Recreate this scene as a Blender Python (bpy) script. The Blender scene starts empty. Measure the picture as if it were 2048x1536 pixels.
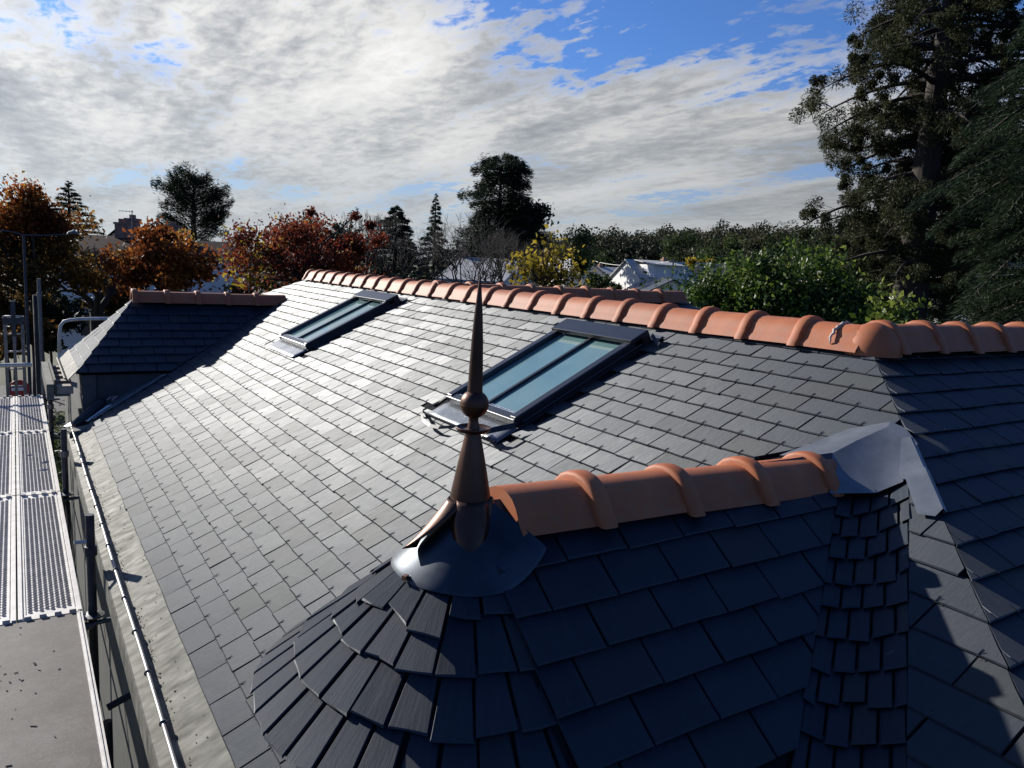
import bpy, math, random
import numpy as np
from mathutils import Vector, Matrix
random.seed(7); RNG = np.random.default_rng(7)
SC = bpy.context.scene
COL = SC.collection
PI = math.pi
rad = math.radians

# ------------------------------------------------------------------ camera
# surveyed from the slate courses: X = into the house, Y = along the eave, Z = up, eave at z = 0
CAMPOS = np.array([-0.574, -5.116, 1.756])
CR = np.array([[0.8413355, -0.0375740, 0.5392056], [-0.5379543, -0.1551641, 0.8285706], [0.0525326, -0.9871739, -0.1507581]])
FPX = 1534.9
cam_d = bpy.data.cameras.new('camera'); cam = bpy.data.objects.new('camera', cam_d); COL.objects.link(cam)
cam_d.sensor_width = 36; cam_d.lens = FPX / 2048 * 36; cam_d.clip_end = 5000; cam_d.clip_start = 0.05
m = Matrix.Identity(4)
for i in range(3):
    m[i][0] = CR[i][0]; m[i][1] = -CR[i][1]; m[i][2] = -CR[i][2]; m[i][3] = CAMPOS[i]
cam.matrix_world = m
SC.camera = cam

# ------------------------------------------------------------------ light
SUN_TRAVEL = Vector((0.37, -1.0, -0.44)).normalized()
TO_SUN = -SUN_TRAVEL
sun_el = math.asin(TO_SUN.z); sun_az = math.atan2(TO_SUN.x, TO_SUN.y)
sd = bpy.data.lights.new('sun', 'SUN'); sun = bpy.data.objects.new('sun', sd); COL.objects.link(sun)
sd.energy = 5.0; sd.angle = rad(0.55); sd.color = (1.0, 0.95, 0.87)
sun.rotation_euler = SUN_TRAVEL.to_track_quat('-Z', 'Y').to_euler(); sun.location = (0, 0, 30)

SC.view_settings.view_transform = 'Standard'; SC.view_settings.look = 'None'
SC.view_settings.exposure = 0.6; SC.view_settings.gamma = 1.0
SC.cycles.use_denoising = True
SC.cycles.max_bounces = 6; SC.cycles.transparent_max_bounces = 8

W = bpy.data.worlds.new('World'); SC.world = W; W.use_nodes = True
nt = W.node_tree; nt.nodes.clear()
def N(tree, typ, **kw):
    n = tree.nodes.new(typ)
    for k, v in kw.items():
        if k == 'inp':
            for a, b in v.items(): n.inputs[a].default_value = b
        else: setattr(n, k, v)
    return n
def math_node(tree, op, a, b=None, clamp=False):
    n = tree.nodes.new('ShaderNodeMath'); n.operation = op; n.use_clamp = clamp
    for i, v in enumerate((a, b)):
        if v is None: continue
        if isinstance(v, (int, float)): n.inputs[i].default_value = v
        else: tree.links.new(v, n.inputs[i])
    return n.outputs[0]
def ramp(tree, src, stops, interp='LINEAR'):
    r = tree.nodes.new('ShaderNodeValToRGB'); r.color_ramp.interpolation = interp
    e = r.color_ramp.elements
    while len(e) > 1: e.remove(e[-1])
    for i, (p, c) in enumerate(stops):
        el = e[0] if i == 0 else e.new(p)
        el.position = p; el.color = (*c, 1) if len(c) == 3 else c
    tree.links.new(src, r.inputs[0]); return r.outputs[0]
def mixc(tree, fac, a, b, mode='MIX'):
    n = tree.nodes.new('ShaderNodeMix'); n.data_type = 'RGBA'; n.blend_type = mode
    for s, v in ((n.inputs[0], fac), (n.inputs[6], a), (n.inputs[7], b)):
        if isinstance(v, (int, float)): s.default_value = v
        elif isinstance(v, tuple): s.default_value = (*v, 1) if len(v) == 3 else v
        else: tree.links.new(v, s)
    return n.outputs[2]
sky = N(nt, 'ShaderNodeTexSky', sky_type='NISHITA', sun_disc=False, sun_elevation=sun_el, sun_rotation=sun_az, altitude=100, air_density=1.0, dust_density=0.4, ozone_density=2.0)
tc = N(nt, 'ShaderNodeTexCoord')
sep = N(nt, 'ShaderNodeSeparateXYZ'); nt.links.new(tc.outputs['Generated'], sep.inputs[0])
zc = math_node(nt, 'MAXIMUM', sep.outputs[2], 0.0)
den = math_node(nt, 'ADD', zc, 0.10)
px_ = math_node(nt, 'DIVIDE', sep.outputs[0], den); py_ = math_node(nt, 'DIVIDE', sep.outputs[1], den)
cmb = N(nt, 'ShaderNodeCombineXYZ'); nt.links.new(px_, cmb.inputs[0]); nt.links.new(py_, cmb.inputs[1])
def cloud_noise(rot, sc, scale, detail, rough, dist=0.0, off=(0, 0, 0)):
    mp = N(nt, 'ShaderNodeMapping'); mp.inputs['Rotation'].default_value = (0, 0, rot); mp.inputs['Scale'].default_value = sc; mp.inputs['Location'].default_value = off
    nt.links.new(cmb.outputs[0], mp.inputs[0])
    n = N(nt, 'ShaderNodeTexNoise', inp={'Scale': scale, 'Detail': detail, 'Roughness': rough, 'Distortion': dist}); nt.links.new(mp.outputs[0], n.inputs['Vector'])
    return n.outputs['Fac']
def sundot():
    dn = N(nt, 'ShaderNodeVectorMath', operation='DOT_PRODUCT'); nt.links.new(tc.outputs['Generated'], dn.inputs[0]); dn.inputs[1].default_value = TO_SUN
    return dn.outputs['Value']
c_big = cloud_noise(1.80, (1.0, 0.55, 1), 0.75, 2, 0.5, 0.2, (4.2, 3.4, 0))
c_mid = cloud_noise(1.80, (1.0, 0.34, 1), 3.4, 6, 0.58, 0.25, (0.4, 2.2, 0))
c_rip = cloud_noise(1.45, (1.0, 0.62, 1), 14.0, 4, 0.6, 0.25, (2.0, 0.3, 0))
csum = math_node(nt, 'ADD', math_node(nt, 'ADD', math_node(nt, 'MULTIPLY', c_big, 1.05), math_node(nt, 'MULTIPLY', c_mid, 0.55)), math_node(nt, 'MULTIPLY', c_rip, 0.40))
cov = ramp(nt, csum, [(0.85, (0, 0, 0)), (0.91, (0.70, 0.70, 0.70)), (0.99, (1, 1, 1))])
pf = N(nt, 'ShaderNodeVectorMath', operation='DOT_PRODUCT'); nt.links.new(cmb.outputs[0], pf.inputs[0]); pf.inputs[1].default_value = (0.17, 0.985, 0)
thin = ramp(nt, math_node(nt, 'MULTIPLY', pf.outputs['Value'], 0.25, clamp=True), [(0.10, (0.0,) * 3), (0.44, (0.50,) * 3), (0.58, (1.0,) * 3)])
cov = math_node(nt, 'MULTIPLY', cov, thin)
shade = math_node(nt, 'ADD', math_node(nt, 'ADD', math_node(nt, 'MULTIPLY', c_rip, 0.34), math_node(nt, 'MULTIPLY', c_mid, 0.38)), math_node(nt, 'MULTIPLY', cloud_noise(1.7, (1.0, 0.35, 1), 1.5, 4, 0.55, 0.3, (7.7, 5.2, 0)), 0.80))
ccol = ramp(nt, shade, [(0.60, (0.63, 0.625, 0.61)), (0.73, (0.50, 0.50, 0.495)), (0.83, (0.32, 0.335, 0.355)), (0.95, (0.195, 0.21, 0.235))])
# thin backlit cloud: brighter towards the sun
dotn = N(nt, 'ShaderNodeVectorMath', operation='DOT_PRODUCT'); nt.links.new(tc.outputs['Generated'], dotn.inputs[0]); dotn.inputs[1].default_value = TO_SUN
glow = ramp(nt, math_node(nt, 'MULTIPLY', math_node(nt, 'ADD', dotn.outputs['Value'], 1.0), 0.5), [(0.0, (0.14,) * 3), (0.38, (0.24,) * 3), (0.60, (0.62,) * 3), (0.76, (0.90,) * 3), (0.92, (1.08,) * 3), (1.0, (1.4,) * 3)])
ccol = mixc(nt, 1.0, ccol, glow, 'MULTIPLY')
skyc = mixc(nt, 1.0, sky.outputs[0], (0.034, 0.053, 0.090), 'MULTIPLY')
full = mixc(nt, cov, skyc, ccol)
hz = ramp(nt, zc, [(0.0, (1, 1, 1)), (0.06, (0.8,) * 3), (0.24, (0, 0, 0))])
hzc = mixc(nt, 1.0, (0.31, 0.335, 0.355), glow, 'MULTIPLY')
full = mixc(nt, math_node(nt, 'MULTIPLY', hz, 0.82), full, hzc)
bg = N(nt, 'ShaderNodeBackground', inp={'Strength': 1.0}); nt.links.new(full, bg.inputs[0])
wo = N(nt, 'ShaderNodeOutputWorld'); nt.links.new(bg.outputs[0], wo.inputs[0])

# ------------------------------------------------------------------ survey helpers
def ray(px, py):
    d = CR @ np.array([(px - 1024) / FPX, (py - 768) / FPX, 1.0]); return d / np.linalg.norm(d)
def onplane(px, py, p0, nrm):
    d = ray(px, py); nrm = np.array(nrm, float); k = ((np.array(p0, float) - CAMPOS) @ nrm) / (d @ nrm); return CAMPOS + k * d
def at(px, py, dist):
    """point seen at a pixel, at a horizontal distance from the camera"""
    d = ray(px, py); return CAMPOS + d * dist / math.hypot(d[0], d[1])
def proj(p):
    q = CR.T @ (np.asarray(p, float) - CAMPOS); return q[0] / q[2] * FPX + 1024, q[1] / q[2] * FPX + 768, q[2]
TH = rad(27); CT, ST = math.cos(TH), math.sin(TH)
NM = np.array([-ST, 0, CT])
def mainp(px, py): return onplane(px, py, (0, 0, 0), NM)
GZ = -4.75

# ------------------------------------------------------------------ materials
def mat(name):
    M = bpy.data.materials.new(name); M.use_nodes = True
    t = M.node_tree; b = t.nodes['Principled BSDF']; return M, t, b
def noise(t, scale, detail=4, rough=0.55, coord='Object', sc=(1, 1, 1), dist=0.0):
    c = t.nodes.new('ShaderNodeTexCoord'); mp = t.nodes.new('ShaderNodeMapping'); mp.inputs['Scale'].default_value = sc
    t.links.new(c.outputs[coord], mp.inputs[0])
    n = N(t, 'ShaderNodeTexNoise', inp={'Scale': scale, 'Detail': detail, 'Roughness': rough, 'Distortion': dist}); t.links.new(mp.outputs[0], n.inputs['Vector'])
    return n.outputs['Fac']
def bump(t, b, h, strength=0.3, dist=0.01):
    n = N(t, 'ShaderNodeBump', inp={'Strength': strength, 'Distance': dist}); t.links.new(h, n.inputs['Height']); t.links.new(n.outputs[0], b.inputs['Normal'])
def simple(name, c1, c2=None, rough=0.6, metal=0.0, scale=8, bumps=0.0, bdist=0.005, rough2=None, spec=0.5, sc=(1, 1, 1), detail=5):
    M, t, b = mat(name)
    b.inputs['Roughness'].default_value = rough; b.inputs['Metallic'].default_value = metal; b.inputs['Specular IOR Level'].default_value = spec
    if c2 is None: b.inputs['Base Color'].default_value = (*c1, 1); return M
    n = noise(t, scale, detail, sc=sc)
    t.links.new(ramp(t, n, [(0.3, c1), (0.7, c2)]), b.inputs['Base Color'])
    if rough2 is not None: t.links.new(ramp(t, noise(t, scale * 2.3, 4, sc=sc), [(0.3, (rough,) * 3), (0.7, (rough2,) * 3)]), b.inputs['Roughness'])
    if bumps: bump(t, b, n, bumps, bdist)
    return M
def slate_material():
    M, t, b = mat('slate')
    at_ = N(t, 'ShaderNodeAttribute', attribute_name='rnd')
    r = at_.outputs['Fac']
    streak = noise(t, 9, 6, 0.62, 'UV', (4.5, 1.0, 1), 0.6)       # riven streaks along the fall of the roof
    fine = noise(t, 60, 5, 0.6, 'UV', (1.6, 0.8, 1), 0.3)
    blot = noise(t, 5, 3, 0.5, 'UV')
    base = ramp(t, r, [(0.0, (0.010, 0.015, 0.023)), (0.35, (0.014, 0.020, 0.030)), (0.6, (0.018, 0.024, 0.033)), (0.8, (0.021, 0.023, 0.033)), (0.93, (0.023, 0.027, 0.027)), (1.0, (0.032, 0.031, 0.031))])
    c = mixc(t, math_node(t, 'MULTIPLY', ramp(t, streak, [(0.45, (0, 0, 0)), (0.75, (1, 1, 1))]), 0.28), base, (0.055, 0.058, 0.063))
    c = mixc(t, math_node(t, 'MULTIPLY', ramp(t, blot, [(0.55, (0, 0, 0)), (0.8, (1, 1, 1))]), 0.2), c, (0.048, 0.045, 0.040))
    t.links.new(c, b.inputs['Base Color'])
    ro = math_node(t, 'ADD', math_node(t, 'MULTIPLY', streak, 0.16), math_node(t, 'ADD', math_node(t, 'MULTIPLY', r, 0.07), 0.505))
    t.links.new(ro, b.inputs['Roughness']); b.inputs['Specular IOR Level'].default_value = 0.45
    b.inputs['Specular Tint'].default_value = (0.86, 0.93, 1.0, 1)
    h = math_node(t, 'ADD', math_node(t, 'MULTIPLY', streak, 0.7), math_node(t, 'MULTIPLY', fine, 0.3))
    bump(t, b, h, 0.30, 0.004)
    # cleft relief: the layers of a riven slate step gently down the slope
    uvn = t.nodes.new('ShaderNodeTexCoord'); sp = t.nodes.new('ShaderNodeSeparateXYZ'); t.links.new(uvn.outputs['UV'], sp.inputs[0])
    b2 = N(t, 'ShaderNodeBump', inp={'Strength': 1.0, 'Distance': -0.64}); t.links.new(sp.outputs[1], b2.inputs['Height'])
    b1 = [n for n in t.nodes if n.type == 'BUMP' and n != b2][0]; t.links.new(b2.outputs[0], b1.inputs['Normal'])
    return M
M_SLATE = slate_material()
M_UNDER = simple('underlay', (0.010, 0.010, 0.012), rough=0.9, spec=0.1)
M_STEEL = simple('hook_steel_and_shadow', (0.09, 0.09, 0.09), rough=0.45, metal=0.8)
def terracotta_material():
    M, t, b = mat('terracotta')
    n1 = noise(t, 6, 5); n2 = noise(t, 45, 4)
    r = N(t, 'ShaderNodeObjectInfo').outputs['Random']
    c = ramp(t, n1, [(0.25, (0.30, 0.074, 0.022)), (0.5, (0.38, 0.105, 0.034)), (0.75, (0.45, 0.155, 0.062))])
    c = mixc(t, math_node(t, 'MULTIPLY', r, 0.35), c, (0.44, 0.150, 0.062))
    c = mixc(t, math_node(t, 'MULTIPLY', ramp(t, n2, [(0.6, (0, 0, 0)), (0.75, (1, 1, 1))]), 0.25), c, (0.16, 0.07, 0.045))
    c = mixc(t, math_node(t, 'MULTIPLY', math_node(t, 'FRACT', math_node(t, 'MULTIPLY', r, 7.31)), 0.55), c, (0.25, 0.075, 0.028))
    n3 = noise(t, 17, 7, 0.7); c = mixc(t, math_node(t, 'MULTIPLY', ramp(t, n3, [(0.48, (0, 0, 0)), (0.64, (1, 1, 1))]), 0.5), c, (0.27, 0.12, 0.07))
    t.links.new(c, b.inputs['Base Color']); b.inputs['Roughness'].default_value = 0.62; b.inputs['Specular IOR Level'].default_value = 0.35
    bump(t, b, n2, 0.12, 0.003); return M
M_TERRA = terracotta_material()
M_MORTAR = simple('mortar', (0.30, 0.20, 0.15), (0.42, 0.30, 0.24), 0.9, scale=30, bumps=0.5)
M_ZINC = simple('weathered_zinc', (0.050, 0.048, 0.036), (0.195, 0.188, 0.158), 0.80, 0.0, spec=0.2, scale=8, bumps=0.012, rough2=0.65, sc=(0.45, 1.5, 1), detail=8)
M_ZINC2 = simple('bright_zinc', (0.11, 0.125, 0.142), (0.20, 0.215, 0.235), 0.44, 0.55, scale=7, bumps=0.1, rough2=0.5)
M_LEAD = simple('dark_lead', (0.022, 0.029, 0.040), (0.055, 0.066, 0.080), 0.36, 0.75, scale=8, bumps=0.05, rough2=0.5)
M_COPPER = simple('dark_copper', (0.045, 0.028, 0.024), (0.12, 0.060, 0.040), 0.32, 0.9, scale=9, bumps=0.06, rough2=0.5, sc=(1, 1, 0.35))
M_COPPER2 = simple('raw_copper', (0.42, 0.21, 0.14), (0.55, 0.30, 0.2), 0.35, 0.9, scale=14)
M_FRAME = simple('anthracite_aluminium', (0.018, 0.02, 0.026), (0.026, 0.029, 0.036), 0.33, 0.25, scale=20, spec=0.6)
M_CHROME = simple('bright_steel', (0.62, 0.62, 0.60), (0.7, 0.7, 0.68), 0.3, 0.9, scale=20)
def glass_material():
    M, t, b = mat('skylight_glass')
    b.inputs['Base Color'].default_value = (0.085, 0.165, 0.165, 1); b.inputs['Roughness'].default_value = 0.06
    b.inputs['Specular IOR Level'].default_value = 0.75; b.inputs['Coat Weight'].default_value = 0.5; b.inputs['Coat Roughness'].default_value = 0.02
    n = noise(t, 3, 3); t.links.new(ramp(t, n, [(0.3, (0.12, 0.215, 0.21)), (0.7, (0.155, 0.255, 0.245))]), b.inputs['Base Color'])
    t.links.new(ramp(t, noise(t, 25, 3), [(0.4, (0.05,) * 3), (0.7, (0.12,) * 3)]), b.inputs['Roughness'])
    return M
M_GLASS = glass_material()
M_BLACK = simple('black_membrane', (0.012, 0.012, 0.013), (0.02, 0.02, 0.02), 0.5, scale=20, bumps=0.2)
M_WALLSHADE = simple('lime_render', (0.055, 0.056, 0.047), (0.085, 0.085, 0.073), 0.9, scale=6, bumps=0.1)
M_TIMBER = simple('grey_timber', (0.22, 0.18, 0.14), (0.36, 0.31, 0.26), 0.8, scale=10, bumps=0.2, sc=(1, 1, 6))
M_GALV = simple('galvanised_steel', (0.46, 0.435, 0.40), (0.62, 0.59, 0.55), 0.55, 0.15, scale=12, bumps=0.06, rough2=0.6)
M_GALVD = simple('dull_scaffold_tube', (0.13, 0.13, 0.135), (0.2, 0.2, 0.2), 0.5, 0.7, scale=14)
M_HOLE = simple('hole_shade', (0.02, 0.02, 0.022), rough=0.8, spec=0.1)
M_BLUETUBE = simple('painted_dark_tube', (0.03, 0.033, 0.045), (0.05, 0.05, 0.06), 0.5, 0.3, scale=14)
M_RED = simple('red_paint', (0.35, 0.02, 0.025), (0.42, 0.03, 0.03), 0.4, scale=6)
M_WHITE = simple('white_paint', (0.72, 0.72, 0.70), (0.8, 0.8, 0.78), 0.5, scale=6)
M_PLY = None
def ply_material():
    M, t, b = mat('phenolic_plywood')
    n1 = noise(t, 4.5, 9, 0.75); n2 = noise(t, 90, 4, 0.65); n3 = noise(t, 22, 7, 0.7, sc=(1.0, 2.2, 1))
    c = ramp(t, n1, [(0.36, (0.040, 0.029, 0.022)), (0.5, (0.070, 0.056, 0.046)), (0.64, (0.105, 0.090, 0.078))])
    c = mixc(t, math_node(t, 'MULTIPLY', ramp(t, n3, [(0.50, (0, 0, 0)), (0.62, (1, 1, 1))]), 0.6), c, (0.045, 0.034, 0.027))
    c = mixc(t, math_node(t, 'MULTIPLY', ramp(t, n2, [(0.55, (0, 0, 0)), (0.66, (1, 1, 1))]), 0.55), c, (0.16, 0.145, 0.13))
    t.links.new(c, b.inputs['Base Color']); b.inputs['Roughness'].default_value = 0.7
    bump(t, b, n2, 0.25, 0.002); return M
M_PLY = ply_material()
def leaf_material(name, stops, trans=0.45, rough=0.6, spec=0.15):
    M, t, b = mat(name)
    at_ = N(t, 'ShaderNodeAttribute', attribute_name='rnd')
    c = ramp(t, at_.outputs['Fac'], stops)
    t.links.new(c, b.inputs['Base Color']); b.inputs['Roughness'].default_value = rough; b.inputs['Specular IOR Level'].default_value = spec
    tr = N(t, 'ShaderNodeBsdfTranslucent'); t.links.new(c, tr.inputs[0])
    mx = N(t, 'ShaderNodeMixShader'); mx.inputs[0].default_value = trans
    t.links.new(b.outputs[0], mx.inputs[1]); t.links.new(tr.outputs[0], mx.inputs[2])
    t.links.new(mx.outputs[0], t.nodes['Material Output'].inputs[0]); return M
M_BARK = simple('bark', (0.020, 0.016, 0.013), (0.055, 0.043, 0.034), 0.9, scale=14, bumps=0.6, bdist=0.03, sc=(1, 1, 0.25))
M_BARKR = simple('red_brown_bark', (0.014, 0.010, 0.008), (0.036, 0.024, 0.018), 0.9, scale=9, bumps=0.8, bdist=0.06, sc=(1, 1, 0.12))
L_ORANGE = leaf_material('leaf_orange', [(0, (0.085, 0.026, 0.010)), (0.35, (0.19, 0.055, 0.015)), (0.7, (0.30, 0.098, 0.021)), (0.93, (0.36, 0.17, 0.035)), (1, (0.36, 0.26, 0.06))], 0.5)
L_OLIVE = leaf_material('leaf_olive_orange', [(0, (0.045, 0.033, 0.012)), (0.4, (0.10, 0.058, 0.016)), (0.75, (0.20, 0.095, 0.021)), (1, (0.30, 0.19, 0.045))], 0.45)
L_RED = leaf_material('leaf_red', [(0, (0.060, 0.015, 0.010)), (0.4, (0.135, 0.030, 0.017)), (0.75, (0.22, 0.052, 0.024)), (0.95, (0.28, 0.10, 0.03)), (1, (0.36, 0.24, 0.05))], 0.5)
L_YELLOW = leaf_material('leaf_yellow', [(0, (0.10, 0.09, 0.012)), (0.4, (0.24, 0.18, 0.02)), (0.8, (0.42, 0.31, 0.035)), (1, (0.50, 0.38, 0.06))], 0.5)
L_GREEN = leaf_material('leaf_glossy_green', [(0, (0.016, 0.036, 0.009)), (0.45, (0.045, 0.085, 0.014)), (0.8, (0.105, 0.155, 0.022)), (1, (0.19, 0.23, 0.045))], 0.45, 0.42, 0.30)
L_DARK = leaf_material('needle_dark', [(0, (0.008, 0.014, 0.009)), (0.5, (0.018, 0.030, 0.016)), (1, (0.036, 0.052, 0.026))], 0.2, 0.6, 0.1)
L_CEDAR = leaf_material('needle_cedar', [(0, (0.008, 0.015, 0.009)), (0.5, (0.019, 0.034, 0.017)), (1, (0.045, 0.068, 0.03))], 0.3, 0.6, 0.12)
L_SEQ = leaf_material('needle_sequoia', [(0, (0.014, 0.018, 0.009)), (0.5, (0.036, 0.042, 0.018)), (0.9, (0.060, 0.062, 0.026)), (1, (0.085, 0.055, 0.03))], 0.3, 0.6, 0.12)
L_MID = leaf_material('leaf_mid_green', [(0, (0.018, 0.030, 0.012)), (0.5, (0.045, 0.068, 0.022)), (1, (0.095, 0.12, 0.035))], 0.35)
L_FOREST = leaf_material('leaf_far_wood', [(0, (0.013, 0.019, 0.011)), (0.5, (0.026, 0.034, 0.017)), (0.8, (0.045, 0.046, 0.022)), (1, (0.075, 0.058, 0.026))], 0.3)

# ------------------------------------------------------------------ mesh helpers
def link(o, parent=None):
    COL.objects.link(o)
    if parent is not None: o.parent = parent
    return o
def tag(o, label=None, cat=None, group=None, kind=None):
    for k, v in (('label', label), ('category', cat), ('group', group), ('kind', kind)):
        if v: o[k] = v
    return o
def empty(name, loc=(0, 0, 0), label=None, cat=None, group=None):
    o = bpy.data.objects.new(name, None); o.empty_display_size = 0.2; link(o); o.location = loc
    return tag(o, label, cat, group)
class MB:
    def __init__(s): s.v = []; s.f = []; s.mi = []
    def add(s, vs, fs, mi=0):
        k = len(s.v); s.v += [tuple(map(float, p)) for p in vs]; s.f += [tuple(i + k for i in f) for f in fs]; s.mi += [mi] * len(fs); return s
    def box(s, c, size, M=None, mi=0):
        x, y, z = [q / 2 for q in size]
        vs = [Vector((sx * x, sy * y, sz * z)) for sx in (-1, 1) for sy in (-1, 1) for sz in (-1, 1)]
        if M is not None: vs = [M @ v for v in vs]
        vs = [v + Vector(c) for v in vs]
        return s.add(vs, [(0, 1, 3, 2), (4, 6, 7, 5), (0, 4, 5, 1), (2, 3, 7, 6), (0, 2, 6, 4), (1, 5, 7, 3)], mi)
    def frame(s, O, ex, ey, ez, a, b, mi=0):
        """box from a to b in a local frame"""
        O, ex, ey, ez = map(np.asarray, (O, ex, ey, ez))
        vs = [O + ex * x + ey * y + ez * z for x in (a[0], b[0]) for y in (a[1], b[1]) for z in (a[2], b[2])]
        return s.add(vs, [(0, 1, 3, 2), (4, 6, 7, 5), (0, 4, 5, 1), (2, 3, 7, 6), (0, 2, 6, 4), (1, 5, 7, 3)], mi)
    def tube(s, pts, r, n=8, mi=0, cap=True):
        pts = [Vector(p) for p in pts]; rs = r if isinstance(r, (list, tuple)) else [r] * len(pts)
        k0 = len(s.v); up = None
        for i, p in enumerate(pts):
            d = (pts[min(i + 1, len(pts) - 1)] - pts[max(i - 1, 0)]).normalized()
            if up is None: up = d.orthogonal().normalized()
            up = (up - d * up.dot(d)); up = up.normalized() if up.length > 1e-6 else d.orthogonal().normalized()
            sd_ = d.cross(up)
            for j in range(n):
                a = 2 * PI * j / n; s.v.append(tuple(p + (up * math.cos(a) + sd_ * math.sin(a)) * rs[i]))
        for i in range(len(pts) - 1):
            for j in range(n):
                a = k0 + i * n + j; b = k0 + i * n + (j + 1) % n
                s.f.append((a, b, b + n, a + n)); s.mi.append(mi)
        if cap:
            s.f.append(tuple(k0 + j for j in range(n))[::-1]); s.f.append(tuple(k0 + (len(pts) - 1) * n + j for j in range(n))); s.mi += [mi, mi]
        return s
    def lathe(s, c, prof, n=24, mi=0):
        k0 = len(s.v)
        for r, z in prof:
            for j in range(n):
                a = 2 * PI * j / n; s.v.append((c[0] + r * math.cos(a), c[1] + r * math.sin(a), c[2] + z))
        for i in range(len(prof) - 1):
            for j in range(n):
                a = k0 + i * n + j; b = k0 + i * n + (j + 1) % n; s.f.append((a, b, b + n, a + n)); s.mi.append(mi)
        return s
    def build(s, name, mats, parent=None, smooth=False, origin=None, angle=None):
        me = bpy.data.meshes.new(name); v = s.v
        if origin is not None: v = [(p[0] - origin[0], p[1] - origin[1], p[2] - origin[2]) for p in v]
        me.from_pydata(v, [], s.f)
        for M in (mats if isinstance(mats, (list, tuple)) else [mats]): me.materials.append(M)
        if any(s.mi): me.polygons.foreach_set('material_index', s.mi)
        if smooth: me.polygons.foreach_set('use_smooth', [True] * len(me.polygons))
        me.update()
        if smooth and angle: 
            try: me.set_sharp_from_angle(angle=rad(angle))
            except Exception: pass
        o = bpy.data.objects.new(name, me); link(o, parent)
        if origin is not None:
            o.location = Vector(origin)
            if parent is not None: o.location = Vector(origin) - parent_loc(parent)
        elif parent is not None: o.location = -parent_loc(parent)
        return o
def parent_loc(p):
    l = Vector((0, 0, 0))
    while p is not None: l = l + p.location; p = p.parent
    return l

# ------------------------------------------------------------------ slates
def clip(poly, a, b, c):
    """keep a*u + b*v <= c"""
    out = []
    for i, p in enumerate(poly):
        q = poly[(i + 1) % len(poly)]; dp = a * p[0] + b * p[1] - c; dq = a * q[0] + b * q[1] - c
        if dp <= 0: out.append(p)
        if (dp < 0 < dq) or (dq < 0 < dp):
            k = dp / (dp - dq); out.append((p[0] + (q[0] - p[0]) * k, p[1] + (q[1] - p[1]) * k))
    return out
def parea(p):
    return 0.5 * abs(sum(p[i][0] * p[(i + 1) % len(p)][1] - p[(i + 1) % len(p)][0] * p[i][1] for i in range(len(p))))
def line_uv(p, q):
    """half-plane to the left of p->q kept: returns a,b,c with a*u+b*v<=c"""
    du, dv = q[0] - p[0], q[1] - p[1]; a, b = dv, -du; return a, b, a * p[0] + b * p[1]
class Slate:
    __slots__ = ('top', 'rim', 'tuv', 'bot', 'uv', 'rnd', 'c', 'area')
def ragged(poly, vb, amt, dens):
    """small chips along the edges (mostly the lower one)"""
    out = []
    n = len(poly)
    for i in range(n):
        p, q = poly[i], poly[(i + 1) % n]; out.append(p)
        L = math.hypot(q[0] - p[0], q[1] - p[1]); low = abs(p[1] - vb) < 1e-3 and abs(q[1] - vb) < 1e-3
        k = int(L / dens) if low else int(L / (dens * 2.2))
        for j in range(1, k + 1):
            t = (j + random.uniform(-.25, .25)) / (k + 1); w = amt if low else amt * 0.45
            nx, ny = -(q[1] - p[1]) / L, (q[0] - p[0]) / L; d = random.uniform(0.0, w)      # inward for ccw
            out.append((p[0] + (q[0] - p[0]) * t + nx * d, p[1] + (q[1] - p[1]) * t + ny * d))
    return out
def make_slate(poly, vb, h, F, lift=0.0115, th=0.0050, amt=0.0022, dens=0.045, tilt_j=0.0022, du=0.0016, dvb=0.0048):
    s = Slate()
    if parea(poly) < 0.0006: return None
    # ccw order
    if sum((poly[(i + 1) % len(poly)][0] - p[0]) * (poly[(i + 1) % len(poly)][1] + p[1]) for i, p in enumerate(poly)) > 0: poly = poly[::-1]
    poly = ragged(poly, vb, amt, dens)
    uc = sum(p[0] for p in poly) / len(poly); vt = vb + h * 1.12
    j0, j1 = random.uniform(-tilt_j * .3, tilt_j), random.uniform(-tilt_j, tilt_j) * 1.0
    top, rim, bot, tuv = [], [], [], []
    umin, umax = min(p[0] for p in poly), max(p[0] for p in poly); lim = (vt - vb) * .12
    for (u, v) in poly:
        k = (vt - v) / (vt - vb); z = 0.0015 + (lift - 0.0015 + j0) * k + j1 * (u - uc) / 0.11 * (0.3 + 0.7 * k)
        # dressed (chamfered) lower edge and softer sides
        q = max(0.0, 1 - (v - vb) / lim) if lim else 0; v2 = v + dvb * q * random.uniform(.7, 1.3); u2 = u + (du if u - umin < umax - u else -du) * min(1.0, 2.2 * abs(u - uc) / max(umax - umin, 1e-6))
        top.append(F(u2, v2, z)); rim.append(F(u, v, z - min(.0032, th * .8))); bot.append(F(u, v, z - th)); tuv.append((u2, v2))
    s.top, s.rim, s.bot = top, rim, bot
    o1, o2 = random.uniform(0, 40), random.uniform(0, 40)
    s.uv = [(u + o1, v + o2) for u, v in poly]; s.tuv = [(u + o1, v + o2) for u, v in tuv]; s.rnd = random.random(); s.c = np.mean(np.array(top), axis=0)
    p2 = [proj(p) for p in top]
    s.area = parea([(p[0], p[1]) for p in p2]) if all(p[2] > 0.1 for p in p2) and any(-40 < p[0] < 2088 and -40 < p[1] < 1576 for p in p2) else 0
    return s
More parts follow.
